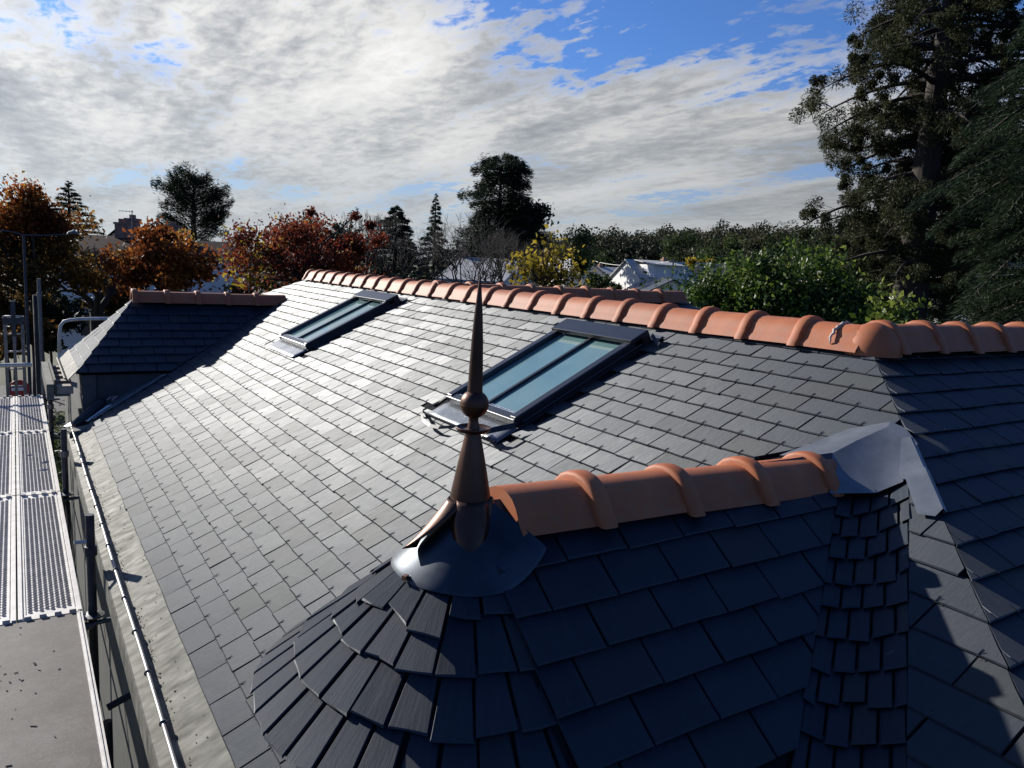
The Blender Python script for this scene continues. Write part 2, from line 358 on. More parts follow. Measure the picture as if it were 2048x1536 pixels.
def slates_mesh(name, sl, origin):
    vs, fs, uvs, rn = [], [], [], []
    for s in sl:
        k = len(vs); n = len(s.top)
        vs += [tuple(p - origin) for p in s.top] + [tuple(p - origin) for p in s.rim] + [tuple(p - origin) for p in s.bot]
        fs.append(tuple(range(k, k + n))); uvs += s.tuv; rn.append(s.rnd)
        for i in range(n):
            j = (i + 1) % n
            fs.append((k + i, k + n + i, k + n + j, k + j)); uvs += [s.tuv[i], s.uv[i], s.uv[j], s.tuv[j]]; rn.append(s.rnd)
            fs.append((k + n + i, k + 2 * n + i, k + 2 * n + j, k + n + j)); uvs += [s.uv[i], s.uv[i], s.uv[j], s.uv[j]]; rn.append(s.rnd)
    me = bpy.data.meshes.new(name); me.from_pydata(vs, [], fs); me.materials.append(M_SLATE)
    uv = me.uv_layers.new(name='UVMap'); uv.data.foreach_set('uv', [c for p in uvs for c in p])
    a = me.attributes.new('rnd', 'FLOAT', 'FACE'); a.data.foreach_set('value', rn)
    me.update(); return me
def place_slates(sl, parent, limit=300, minarea=60.0):
    sl = sorted([s for s in sl if s is not None], key=lambda s: -s.area)
    big = [s for s in sl[:limit] if s.area > minarea]; rest = sl[len(big):]
    pl = np.array(parent_loc(parent))
    for s in big:
        o = bpy.data.objects.new('slate', slates_mesh('slate', [s], s.c)); link(o, parent); o.location = Vector(s.c - pl)
    if rest:
        o = bpy.data.objects.new('slate_field', slates_mesh('slate_field', rest, np.zeros(3))); link(o, parent); o.location = Vector(-pl); o['kind'] = 'stuff'
    return len(big), len(rest)
def planeF(O, eu, ev, en):
    O, eu, ev, en = map(np.asarray, (O, eu, ev, en))
    return lambda u, v, z: O + eu * u + ev * v + en * z
def courses(F, nrow, h, w, u0, u1, cl, holes=(), phase=0.0, v0=0.0, gap=0.0050, hooks=None, perslate=None, hookstep=1, lift=0.0115):
    """cl: list of half-planes, perslate: f(uc, vc) -> extra half-planes or None to drop"""
    out = []
    for i in range(nrow):
        vb = v0 + i * h + random.uniform(-.001, .001); off = phase + (0.5 * w if i % 2 else 0.0)
        k0 = math.floor((u0 - off) / w); k1 = math.ceil((u1 - off) / w)
        for k in range(k0, k1):
            a = off + k * w + gap / 2 + random.uniform(-.0012, .0012); b = off + (k + 1) * w - gap / 2 + random.uniform(-.0012, .0012)
            uc, vc = (a + b) / 2, vb + h / 2; dv = random.gauss(0, 0.0014); sk = random.gauss(0, 0.0016)
            poly = [(a, vb + dv - sk), (b, vb + dv + sk), (b, vb + h * 1.12), (a, vb + h * 1.12)]
            ok = True
            extra = perslate(uc, vc) if perslate else []
            if extra is None: continue
            for hp in list(cl) + list(extra):
                poly = clip(poly, *hp)
                if len(poly) < 3: ok = False; break
            if not ok: continue
            for (hu0, hu1, hv0, hv1) in holes:
                if a < hu1 and b > hu0 and vb < hv1 and vb + h > hv0:
                    if hu0 < uc < hu1 and hv0 < vc < hv1: ok = False; break
                    d = [(abs(uc - hu0), (1, 0, hu0)), (abs(uc - hu1), (-1, 0, -hu1)), (abs(vc - hv0), (0, 1, hv0)), (abs(vc - hv1), (0, -1, -hv1))]
                    cand = [q for q in d if q[1][0] * uc + q[1][1] * vc <= q[1][2]]
                    poly = clip(poly, *min(cand, key=lambda q: q[0])[1])
                    if len(poly) < 3: ok = False; break
            if not ok: continue
            s = make_slate(poly, min(p[1] for p in poly), h, F, lift=lift)
            if s is None: continue
            out.append(s)
            if hooks is not None and i > 0 and abs(poly[0][1] - vb) < 0.01 and min(p[0] for p in poly) < uc < max(p[0] for p in poly): hooks.append((F, uc + random.uniform(-.004, .004), vb + dv))
    return out
def hook_mesh(hooks, name, parent):
    B = MB()
    for F, u, v in hooks:
        r = 0.0013
        a = random.uniform(-.004, .004)
        for (p, q) in (((u, v - .006, .005), (u, v - .004, .0135)), ((u, v - .004, .0135), (u + a, v + .028, .0125)), ((u + a * .4, v + .004, .0135), (u - .010, v + .020, .0135))):  # third strand, the fork, draws the hook's cast shadow as a wire
            P, Q = F(*p), F(*q); e = F(u + 1, v, 0) - F(u, v, 0); n = F(u, v, 1) - F(u, v, 0)
            vs = []
            for X_ in (P, Q): vs += [X_ + e * r, X_ + n * r * 1.3, X_ - e * r]
            B.add(vs, [(0, 1, 4, 3), (1, 2, 5, 4), (0, 3, 5, 2)])
    o = B.build(name, M_STEEL, parent); o['kind'] = 'stuff'; return o

# ================================================================== HOUSE
house = empty('house', (2.9, 1.2, GZ), 'house under a dark slate roof with terracotta ridges, two skylights and hipped dormers', 'house')
HW, WW = 0.12411, 0.22
VR = 26 * HW                                    # slope length to the ridge
RX, RZ = VR * CT, VR * ST
Y_NEAR, Y_FAR = -2.95, 5.35                     # ridge ends
EV = np.array([CT, 0, ST])
F_main = planeF((0, 0, 0), (0, 1, 0), EV, NM)   # u = Y, v = up the slope
SKY = [(1.93, 2.80, 1.935, 2.955), (-1.685, -0.895, 1.935, 2.955)]
holes = [(s[0] - .012, s[1] + .012, s[2] - .12, s[3] + .055) for s in SKY]
def far_limit(u, v):
    X = v * CT; L = []
    pts = [(0.0, 3.42), (0.83, 3.84), (1.84, 4.56), (2.24, 4.86)]
    for (xa, ya), (xb, yb) in zip(pts[:-1], pts[1:]):
        if xa - .05 <= X <= xb: return [line_uv((ya, xa / CT), (yb, xb / CT))]
    return []
V1a, V1b = mainp(1485, 926), mainp(1795, 850)
B0, B1 = (2.10, -3.655), (1.196, -4.235)        # edge of the round valley on the main slope
dB = (B1[0] - B0[0], B1[1] - B0[1])
Bx = lambda t: (B0[0] + dB[0] * t, B0[1] + dB[1] * t)
def main_extra(u, v):
    X = v * CT
    if u > 2.9:
        e = far_limit(u, v)
        if e: return [( -e[0][0], -e[0][1], -e[0][2])] if (e[0][0] * 0 + e[0][1] * 0 > e[0][2]) else e
        return []
    if X > 1.6:
        # upper side of the small valley behind the dormer ridge
        a, b, c = line_uv((V1a[1], V1a[0] / CT), (V1b[1], V1b[0] / CT))
        if a * 0 + b * 2.5 > c: a, b, c = -a, -b, -c
        if u < -2.4: return [(a, b, c)]
        return []
    return None if u < -3.1 else []
hip_far = (1.0, CT, Y_FAR + RX)
# near hip: points on it satisfy X - RX = Y - Y_NEAR ; the roof lies where Y - Y_NEAR >= X - RX
hip_near = (-1.0, CT, RX - Y_NEAR)
hooks = []
main_sl = courses(F_main, 26, HW, WW, -3.9, 6.0, [hip_near, hip_far, (0, 1, VR)], holes, phase=-0.01, hooks=hooks, perslate=main_extra)
# strip of the same slope between the round valley and the hip
Bl = line_uv((B0[1], B0[0] / CT), (B1[1], B1[0] / CT))
if Bl[0] * (-4.2) + Bl[1] * (1.6 / CT) > Bl[2]: Bl = (-Bl[0], -Bl[1], -Bl[2])
hooks2 = []
strip_sl = courses(F_main, 22, HW, 0.36, -6.2, -3.4, [hip_near, Bl, (0, 1, 2.46), (1, 0, -3.45)], phase=-0.06, hooks=hooks2)
bm = MB()
def quadp(pts, mi=0): bm.add([F_main(p[0], p[1] / CT, -0.004) for p in pts], [tuple(range(len(pts)))], mi)
quadp([(-4.2 + 1.2, -0.02), (3.42, -0.02), (4.9, 2.24), (Y_FAR + RX - 2.24, 2.24), (Y_FAR, RX), (Y_NEAR, RX), (Y_NEAR - RX + 2.3, 2.3), (-3.0, 1.85)])
quadp([(Y_NEAR - RX + 2.35, 2.35), (-3.5, 2.30), (B0[1], B0[0]), (Bx(2.0)[1], Bx(2.0)[0]), (Y_NEAR - RX + .3, .3)])
roof_main = bm.build('roof_slope', M_UNDER, house)
roof_main['label'] = 'long sunlit slate slope with silvery sheen and two skylights'
place_slates(main_sl + strip_sl, roof_main, 300)
hook_mesh(hooks + hooks2, 'slate_hook_and_shadow', roof_main)

# hip-end slope facing the camera side (dark), runs on under the right-hand ridge
F_hip = planeF((0, Y_NEAR - RX, 0), (1, 0, 0), (0, CT, ST), (0, -ST, CT))   # u = X, v up
hipcl = [(-1.0, CT, 0.0), (0, 1, VR)]
hk = []
hip_sl = courses(F_hip, 26, HW, WW, 0.9, 7.2, hipcl, phase=0.05, hooks=hk)
bm = MB(); bm.add([F_hip(u, v, -.004) for u, v in ((0.3, 0.3 / CT), (RX, VR), (7.2, VR), (7.2, 0), (0.3, 0))], [(4, 3, 2, 1, 0)])
roof_hip = bm.build('hip_slope', M_UNDER, house); roof_hip['label'] = 'shaded slate slope right of the hip, facing away from the sun'
place_slates(hip_sl, roof_hip, 220); hook_mesh(hk, 'slate_hook_and_shadow', roof_hip)
# slopes turned away from the camera
bm = MB(); YF = Y_FAR + RX
bm.add([(RX, Y_NEAR, RZ), (RX, Y_FAR, RZ), (RX + RX, YF, 0), (RX + RX, Y_NEAR + 3.0, 0), (RX + .2, Y_NEAR + .2, RZ - .1)], [(0, 1, 2, 3, 4)])
bm.add([(RX, Y_NEAR, RZ), (7.2, Y_NEAR, RZ), (7.2, Y_NEAR + RX, 0), (RX + RX, Y_NEAR + RX, 0)], [(0, 3, 2, 1)])
bm.add([(RX, Y_FAR, RZ), (0.0, YF, 0), (2 * RX, YF, 0)], [(0, 1, 2)])
rs = bm.build('rear_slope', M_SLATE, house)

# ---- walls
bm = MB()
bm.frame((0, 0, 0), (1, 0, 0), (0, 1, 0), (0, 0, 1), (-0.02, Y_NEAR - RX + .2, GZ), (5.7, YF - .2, -0.13))
bm.frame((0, 0, 0), (1, 0, 0), (0, 1, 0), (0, 0, 1), (5.7, Y_NEAR - RX + .2, GZ), (7.2, Y_NEAR + RX - .2, -0.13))
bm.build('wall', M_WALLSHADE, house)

# ---- ridge tiles
def ridge_tile_mesh(L, collar=True, zs=1.0):
    """one interlocking ridge tile along local +x: rolled top, hollow flank, flared skirt, thick collar at x = 0"""
    prof = [(-.128, -.098), (-.124, -.086), (-.104, -.060), (-.094, -.040), (-.082, -.016), (-.060, .010), (-.032, .025), (0, .030), (.032, .025), (.060, .010), (.082, -.016), (.094, -.040), (.104, -.060), (.124, -.086), (.128, -.098)]
    prof = [(y, z * zs) for y, z in prof]; B = MB(); n = len(prof)
    def ring(x, grow):
        out = []
        for (y, z) in prof:
            r = math.hypot(y, z + .08); k = (r + grow) / r if r else 1
            out.append((x, y * k, (z + .08) * k - .08 if z > -.09 * zs else z - grow * .15))
        return out
    sect = [(-.012, .012), (-.008, .020), (0, .024), (.040, .024), (.046, .020), (.048, .004), (.05, 0), (L, 0)] if collar else [(0, 0), (L, 0)]
    k0 = 0
    for i, (x, g) in enumerate(sect): B.v += ring(x, g)
    for i in range(len(sect) - 1):
        for j in range(n - 1): B.f.append((i * n + j, i * n + j + 1, (i + 1) * n + j + 1, (i + 1) * n + j)); B.mi.append(0)
    # inner shell for thickness
    k = len(B.v); th = -.013
    B.v += ring(sect[0][0], th); B.v += ring(sect[-1][0], th)
    for j in range(n - 1):
        B.f.append((k + j, k + n + j, k + n + j + 1, k + j + 1)); B.mi.append(0)
        B.f.append((j, k + j, k + j + 1, j + 1)); B.mi.append(0)
        e = (len(sect) - 1) * n; B.f.append((e + j, e + j + 1, k + n + j + 1, k + n + j)); B.mi.append(0)
    if not collar: B.f.append(tuple(range(k, k + n))); B.mi.append(0)      # bedded end closed with mortar
    me = bpy.data.meshes.new('ridge_tile'); me.from_pydata(B.v, [], B.f); me.materials.append(M_TERRA)
    me.polygons.foreach_set('use_smooth', [True] * len(me.polygons)); me.update()
    try: me.set_sharp_from_angle(angle=rad(38))
    except Exception: pass
    return me
TS = 0.3455
ME_TILE = ridge_tile_mesh(TS + .02); ME_TILE2 = ridge_tile_mesh(0.385)
def put_tiles(parent, p0, p1, n, me, span, jit=0.004):
    p0, p1 = Vector(p0), Vector(p1); d = (p1 - p0).normalized(); pl = parent_loc(parent)
    yaw = math.atan2(d.y, d.x); pit = -math.asin(d.z)
    for i in range(n):
        o = bpy.data.objects.new('ridge_tile', me); link(o, parent)
        o.location = p0 + d * span * i - pl + Vector((0, 0, random.uniform(-jit, jit)))
        o.rotation_euler = (random.gauss(0, .010), pit + random.gauss(0, .006) - .008, yaw + random.gauss(0, .008))
RT = 1.545                                       # crown height of the main ridge tiles
bm = MB(); bm.frame((RX, 0, 0), (1, 0, 0), (0, 1, 0), (0, 0, 1), (-.06, Y_NEAR, RZ - .04), (.06, Y_FAR, RZ + .035))
ridge = bm.build('ridge', M_MORTAR, house); ridge['label'] = 'long terracotta ridge along the top of the sunlit slope'
nt_ = 24
put_tiles(ridge, (RX, Y_NEAR + .02 + 0.345 * 24, RT - .012), (RX, Y_NEAR, RT - .012), 24, ME_TILE, TS)
bm = MB(); bm.frame((0, Y_NEAR, 0), (1, 0, 0), (0, 1, 0), (0, 0, 1), (RX + .1, -.06, RZ - .04), (7.2, .06, RZ + .035))
ridge_r = bm.build('ridge', M_MORTAR, house); ridge_r['label'] = 'terracotta ridge running off the right edge'
put_tiles(ridge_r, (RX + .06, Y_NEAR, RT - .004), (7.2, Y_NEAR, RT - .004), 12, ME_TILE, TS)
# dome at the corner where the two ridges meet, with its mortar joint
bm = MB(); bm.lathe((RX + .02, Y_NEAR - .005, RT - .105), [(.134, -.012), (.132, .02), (.120, .06), (.095, .10), (.06, .128), (.025, .141), (0.001, .145)], 28)
bm.build('ridge_corner_cap', M_TERRA, ridge_r, smooth=True)
bm = MB(); bm.tube([(RX + (.120 + random.uniform(-.004, .004)) * math.cos(a), Y_NEAR + .135 + random.uniform(-.005, .005), RT - .088 + (.112 + random.uniform(-.004, .004)) * math.sin(a)) for a in np.linspace(.1, PI - .1, 24)], [random.uniform(.003, .009) for _ in range(24)], 6)
bm.build('mortar_joint', simple('pale_mortar', (0.36, 0.29, 0.24), (0.52, 0.45, 0.39), .9, scale=30), ridge_r)

# ---- wing behind the main ridge, its ridge square to the main one
wy, wz = 1.55, 1.475; wx0, wx1 = RX + .1, 6.05
F_w = planeF((0, wy - 2.2, wz - 2.2 * math.tan(TH)), (1, 0, 0), (0, CT, ST), (0, -ST, CT)); VW = 2.2 / CT
wcl = [(0, 1, VW), (1.0, CT, wx1 + 2.2)]
wing = courses(F_w, 20, HW, WW, 3.0, 8.4, wcl, phase=.04, v0=VW - 20 * HW)
bm = MB()
bm.add([F_w(wx0, 0, -.005), F_w(wx0, VW, -.005), F_w(wx1, VW, -.005), F_w(wx1 + 2.2, 0, -.005)], [(0, 3, 2, 1)])
bm.add([F_w(wx1, VW, -.005), (wx1 + 2.2, wy + 2.2, wz - 2.2 * math.tan(TH)), F_w(wx1 + 2.2, 0, -.005)], [(0, 1, 2)])
bm.add([F_w(wx0, VW, -.005), (wx0, wy + 2.2, wz - 2.2 * math.tan(TH)), (wx1 + 2.2, wy + 2.2, wz - 2.2 * math.tan(TH)), F_w(wx1, VW, -.005)], [(0, 1, 2, 3)])
bm.frame((0, 0, 0), (1, 0, 0), (0, 1, 0), (0, 0, 1), (5.8, wy - 2.0, GZ), (wx1 + 2.0, wy + 2.0, wz - 2.25 * math.tan(TH)))
rw = bm.build('rear_roof', M_UNDER, house); place_slates(wing, rw, 60, 60)
bm = MB(); bm.frame((0, wy, 0), (1, 0, 0), (0, 1, 0), (0, 0, 1), (wx0, -.05, wz - .05), (wx1, .05, wz + .02))
ridge_b = bm.build('ridge', M_MORTAR, house); ridge_b['label'] = 'shaded terracotta ridge of the rear wing seen just beyond the main ridge'
put_tiles(ridge_b, (wx1 - 9 * .36 + .02, wy, wz + .062), (wx1, wy, wz + .062), 9, ME_TILE2, .36)

# ================================================================== DORMERS
PH = rad(40); CP, SP_, TP = math.cos(PH), math.sin(PH), math.tan(PH)
DX, DY, DZ = 0.44, -3.38, 1.115                  # apex of the near dormer
VD = 0.62 / CP
# near flank (facing -Y, shaded): u = X, v measured up from its eave
F_fl = planeF((0, DY - .62, DZ - .62 * TP), (1, 0, 0), (0, CP, SP_), (0, -SP_, CP))
def dorm_plane(px, py): return onplane(px, py, (0, DY, DZ), (0, -SP_, CP))
A0, A1 = dorm_plane(1672, 1000), dorm_plane(1592, 1500)
def uv_fl(p): return p[0], (p[1] - (DY - .62)) / CP
a0, a1 = uv_fl(A0), uv_fl(A1)
al = line_uv(a0, a1)
if al[0] * DX + al[1] * .4 > al[2]: al = (-al[0], -al[1], -al[2])
bm = MB()
bm.add([F_fl(DX - .02, 0, -.006), F_fl(DX - .02, VD, -.006), F_fl(2.15, VD, -.006), F_fl(0.95, -.1, -.006)], [(0, 3, 2, 1)])
bm.add([(DX, DY + .62, DZ - .62 * TP - .005), (DX, DY, DZ - .005), (2.15, DY, DZ - .005), (1.0, DY + .62, DZ - .62 * TP - .005)], [(0, 1, 2, 3)])
bm.frame((0, 0, 0), (1, 0, 0), (0, 1, 0), (0, 0, 1), (.10, DY - .34, GZ + 3.5), (1.0, DY + .34, DZ - .66 * TP))
dormer = bm.build('dormer_roof', M_UNDER, house); dormer['label'] = 'hipped dormer roof in shade with a rounded slate hip and finial'
fl = courses(F_fl, 7, HW, WW, DX, 2.3, [al, (0, 1, VD), (-1, 0, -DX + .01)], phase=0.10, v0=-.03)
# far flank, behind its ridge
F_fb = planeF((0, DY + .62, DZ - .62 * TP), (1, 0, 0), (0, -CP, SP_), (0, SP_, CP))
flb = courses(F_fb, 6, HW, WW, DX, 2.2, [(0, 1, VD), (-1, 0, -DX + .01), line_uv((2.18, VD), (1.0, 0))], phase=0.02, v0=0.0)
# rounded hip: half cone of narrow slates below the finial
PC = rad(41.5); TPC = math.tan(PC)
def F_cone(u, v, z):                             # u = angle (rad), v = distance down from apex (negative up)
    r = -v * math.cos(PC); zz = DZ + .0 - r * TPC
    rr = r + z * math.sin(PC); return np.array([DX + rr * math.cos(u), DY + rr * math.sin(u), zz + z * math.cos(PC)])
cone = []
ls = [0.345, 0.47, 0.60, 0.745]
for k, l in enumerate(ls):
    h = ls[k] - (ls[k - 1] if k else 0.20); r = l * math.cos(PC)
    n = max(9, int(round(PI * r / .100)))
    st = PI / n; ph = 0.5 * st * (k % 2)
    for j in range(-int(n * .35), n + 1):
        a = PI / 2 + ph + j * st + 0.0035 / r + random.uniform(-.006, .006); b = PI / 2 + ph + (j + 1) * st - 0.0035 / r + random.uniform(-.006, .006)
        b = min(b, 1.5 * PI + .03)
        if b - a < .03: continue
        dv = random.gauss(0, .005 if k else .02); sk = random.gauss(0, .003 if k else .012)
        # flat slate: four corners straight (not following the curve), slightly wider below
        poly = [(a, -l + dv + sk), ((a + b) / 2, -l + dv + random.uniform(-.003, .006)), (b, -l + dv - sk), (b - (b - a) * .04, -l + h * 1.25), (a + (b - a) * .04, -l + h * 1.25)]
        if poly[0][1] > -.15: continue
        s = make_slate(poly, -l + dv, h * 1.12, F_cone, lift=.012, th=.0050, amt=.0, dens=9, du=.006)
        # chip edges in space instead
        if s:
            cone.append(s)
bm = MB(); seg = 40
for i in range(seg + 1):
    a = PI / 2 - .9 + (PI + .9) * i / seg
    bm.v += [tuple(F_cone(a, -.02, -.007)), tuple(F_cone(a, -.74, -.007))]
for i in range(seg): bm.f.append((2 * i, 2 * i + 1, 2 * i + 3, 2 * i + 2)); bm.mi.append(0)
bm.build('hip_boarding', M_UNDER, dormer)
# round valley of small slates between flank and main slope
def F_noue(u, v, z):                             # u 0..1 from flank to main slope, v along the valley (metres up)
    t = v
    pa = A0 + (A1 - A0) * (1 - t) * 1.0; b2 = Bx(1 - t); pb = np.array([b2[0], b2[1], b2[0] * math.tan(TH)])
    p = pa * (1 - u) + pb * u
    nn = np.array([-.28, -.30, .92]); nn = nn / np.linalg.norm(nn)
    return p + nn * (z - .035 * 4 * u * (1 - u))
nv = []; rows = 15; dt = 1.0 / 9.3
for i in range(rows):
    t0 = 1.02 - (i + 1) * dt
    ns = 4; off = 0.5 / ns * (i % 2)
    for j in range(-1, ns + 1):
        a, b = off + j / ns + .012, off + (j + 1) / ns - .012
        a, b = max(a, -.02), min(b, 1.0)
        if b - a < .05: continue
        dv = random.gauss(0, .006)
        poly = [(a, t0 + dv), (b, t0 + dv + random.gauss(0, .006)), (b, t0 + dt * 1.15), (a, t0 + dt * 1.15)]
        s = make_slate([(p[0], p[1]) for p in poly], t0 + dv, dt, F_noue, lift=.013, th=.0045, amt=.0, dens=9, tilt_j=.002, du=.012, dvb=.006)
        if s: nv.append(s)
bm = MB()
g = [[F_noue(u, v, -.008) for u in np.linspace(-.05, 1.0, 7)] for v in np.linspace(-.6, 1.05, 12)]
for r_ in g: bm.v += [tuple(p) for p in r_]
for i in range(11):
    for j in range(6): bm.f.append((i * 7 + j, i * 7 + j + 1, i * 7 + j + 8, i * 7 + j + 7)); bm.mi.append(0)
bm.build('valley_boarding', M_UNDER, dormer)
place_slates(fl + flb + cone + nv, dormer, 230, 40)

# dormer ridge
bm = MB(); bm.frame((0, DY, 0), (1, 0, 0), (0, 1, 0), (0, 0, 1), (.56, -.05, DZ - .08), (2.0, .05, DZ - .03))
dridge = bm.build('ridge', M_MORTAR, dormer); dridge['label'] = 'near terracotta ridge of the dormer, its end broken by the finial'
P0, P1 = Vector((0.800, DY, 1.120)), Vector((2.06, DY, 1.078))
put_tiles(dridge, P0, P1, 3, ridge_tile_mesh(.385, True, .8), .357, jit=.002)
put_tiles(dridge, P0 + (P1 - P0).normalized() * 1.071, P1, 1, ridge_tile_mesh(.185, True, .8), .3, jit=.001)
put_tiles(dridge, (0.535, DY, 1.127), P0, 1, ridge_tile_mesh(.285, False, .8), .3, jit=.001)
# zinc saddle where the dormer ridge dies into the main slope
def up(p, h=.012): return tuple(np.asarray(p) + NM * h)
bm = MB()
S_ = [up(mainp(1560, 915)), up(mainp(1700, 862)), up(mainp(1782, 848)), up(mainp(1812, 862), .014), up(mainp(1836, 893), .014)]
f1, f2 = (1.98, DY, 1.10), up(mainp(1778, 866), .03)
l1, l2, l3 = dorm_plane(1655, 992) + np.array([0, -.01, .012]), F_noue(.55, 1.0, .02), F_noue(.9, 1.0, .02)
fm = tuple((np.array(f1) + np.array(f2)) / 2 + np.array([0, 0, .006]))
bm.add([S_[0], S_[1], S_[2], f2, fm, f1], [(0, 1, 4, 5), (1, 2, 3, 4)])
bm.add([f1, fm, f2, S_[2], S_[3], S_[4], l3, l2, l1], [(8, 7, 1, 0), (7, 2, 1), (7, 6, 2), (6, 5, 4, 2), (2, 4, 3)])
sd_o = bm.build('zinc_saddle', M_ZINC2, dormer, smooth=True)
bm = MB()                                        # zinc caps on the hip
def cap(pa, pb, w, z0):
    pa, pb = np.array(pa), np.array(pb); d = (pb - pa) / np.linalg.norm(pb - pa); s1 = np.cross(NM, d); s1 /= np.linalg.norm(s1)
    if s1[0] > 0: s1 = -s1
    nh = np.array([0, -ST, CT]); s2 = np.cross(nh, d); s2 /= np.linalg.norm(s2)
    if s2[0] < 0: s2 = -s2
    o = np.array([0, 0, z0])
    bm.add([pa + s1 * w + o, pb + s1 * w * 1.1 + o, pb + d * .025 + s1 * w * .4 + o, pb + o * 1.3, pa + o * 1.3, pa + s2 * w * .25 + o, pb + s2 * w * .25 + o], [(0, 1, 2, 3, 4), (4, 3, 6, 5)])
hipz = lambda X: (X, Y_NEAR - RX + X, X * math.tan(TH))
cap(hipz(2.30), hipz(2.13), .075, .016); cap(hipz(2.15), hipz(1.985), .07, .022)
bm.build('hip_cap', M_ZINC2, dormer)

# ---- finial
fin = MB()
fin.lathe((DX, DY, 0), [(.0205, 1.424), (.0198, 1.44), (.0180, 1.50), (.0155, 1.56), (.0112, 1.63), (.0062, 1.685), (.0028, 1.718), (.0005, 1.731)], 20)
fin.lathe((DX, DY, 0), [(.013, 1.345), (.016, 1.33), (.019, 1.318), (.025, 1.29), (.0325, 1.255), (.0425, 1.205), (.053, 1.15), (.059, 1.115), (.062, 1.09), (.060, 1.07)], 28)
fin.lathe((DX, DY, 0), [(.014, 1.36), (.0125, 1.34), (.014, 1.325)], 16)
finial = fin.build('finial', M_COPPER, house, smooth=True, angle=50)
finial['label'] = 'tall pointed copper finial with a ball, collar and petals on the dormer tip'
b = MB(); b.lathe((DX, DY, 1.391), [(max(.0005, .0385 * math.sin(a)), -.0385 * math.cos(a)) for a in np.linspace(0, PI, 18)] , 28)
b.lathe((DX, DY, 1.388), [(.0386, -.003), (.0394, 0), (.0386, .003)], 28)
b.build('ball', M_COPPER, finial, smooth=True)
b = MB(); b.lathe((DX, DY, 1.322), [(.014, .004), (.030, -.002), (.041, .001), (.0465, .007), (.048, .006), (.046, .0), (.040, -.006), (.026, -.009), (.014, -.006)], 32)
b.build('collar', M_COPPER, finial, smooth=True)
def petal(az, length, w, flare, curl, name='petal', tipz=None):
    B = MB(); nr, nc = 12, 7
    e = np.array([math.cos(az), math.sin(az), 0]); s_ = np.array([-math.sin(az), math.cos(az), 0])
    for i in range(nr + 1):
        t = i / nr; z = 1.135 - length * t; rr = .061 + flare * t ** 1.15
        hw = w * (math.sin(PI * (0.30 + 0.70 * t)) ** .75 if t < 1 else 0.02) * (1 if t < .98 else .05)
        for j in range(nc):
            q = -1 + 2 * j / (nc - 1); c = DX, DY
            p = np.array([DX, DY, z]) + e * (rr - .030 * q * q * (1 - .6 * t) + curl * q * t) + s_ * hw * q
            B.v.append(tuple(p))
    for i in range(nr):
        for j in range(nc - 1):
            k = i * nc + j; B.f.append((k, k + 1, k + nc + 1, k + nc)); B.mi.append(0)
    o = B.build(name, M_COPPER, finial, smooth=True); md = o.modifiers.new('thick', 'SOLIDIFY'); md.thickness = .0025
    return o
cam_az = math.atan2(CAMPOS[1] - DY, CAMPOS[0] - DX)
petal(cam_az + .05, .150, .050, .085, 0)
petal(cam_az - 1.15, .125, .040, .118, .02)
petal(cam_az - 2.5, .14, .042, .09, 0); petal(cam_az + 1.45, .12, .042, .05, 0)
# zinc skirt under the finial
B = MB(); n_a = 40
prof = [(.04, .0), (.09, .0), (.15, .0), (.200, .0), (.207, -.007)]
for i in range(n_a + 1):
    a = rad(70) + rad(238) * i / n_a
    for k, (r, dz) in enumerate(prof):
        rr = r * (1 + (.02 * math.sin(3.1 * a + 1) if k > 2 else 0)); wob = .0015 * math.sin(7 * a) * (k > 1)
        cosy = max(0, math.cos(a)); B.v.append((DX + rr * math.cos(a) * (1 + .32 * cosy), DY + rr * math.sin(a), (DZ + .020 - r * TPC if math.cos(a) <= 0 else DZ + .020 + .055 * math.cos(a) - r * abs(math.sin(a)) * TPC) + dz + wob))
for i in range(n_a):
    for k in range(len(prof) - 1):
        q = i * len(prof) + k; B.f.append((q, q + 1, q + len(prof) + 1, q + len(prof))); B.mi.append(0)
B.build('base_flashing', M_LEAD, finial, smooth=True)
B = MB(); p_ = np.array([DX + .205 * math.cos(rad(190)), DY + .205 * math.sin(rad(190)), DZ + .022 - .205 * TPC]); B.box(p_, (.016, .012, .012), Matrix.Rotation(.6, 3, 'Z'))
B.build('copper_clip', M_COPPER2, finial)

# ---- far dormer
GX, GY, GZ2 = 0.58, 4.8, 1.165; GE = 0.88
ze = GZ2 - GE * TP; gxe = -0.08
F_g = planeF((0, GY - GE, ze), (1, 0, 0), (0, CP, SP_), (0, -SP_, CP)); VG = GE / CP
hl = line_uv((GX, VG), (gxe, 0))
if hl[0] * 1.0 + hl[1] * .2 > hl[2]: hl = tuple(-q for q in hl)
vl = line_uv((2.27, VG), (ze / math.tan(TH), 0))
if vl[0] * .6 + vl[1] * .5 > vl[2]: vl = tuple(-q for q in vl)
gs = courses(F_g, 10, HW, WW, -.3, 2.4, [hl, vl, (0, 1, VG)], phase=.03)
run = GX - gxe; rise = GZ2 - ze; Lh = math.hypot(run, rise)
F_gh = planeF((gxe, GY, ze), (0, -1, 0), (run / Lh, 0, rise / Lh), (-rise / Lh, 0, run / Lh))   # u = -(Y-GY)
gh = courses(F_gh, 8, HW, WW, -GE, GE, [(1, GE / Lh, GE), (-1, GE / Lh, GE), (0, 1, Lh)], phase=.06)
bm = MB()
bm.add([F_g(gxe, 0, -.005), F_g(GX, VG, -.005), F_g(2.27, VG, -.005), F_g(ze / math.tan(TH), 0, -.005)], [(0, 3, 2, 1)])
bm.add([F_gh(GE, 0, -.005), F_gh(-GE, 0, -.005), F_gh(0, Lh, -.005)], [(0, 2, 1)])
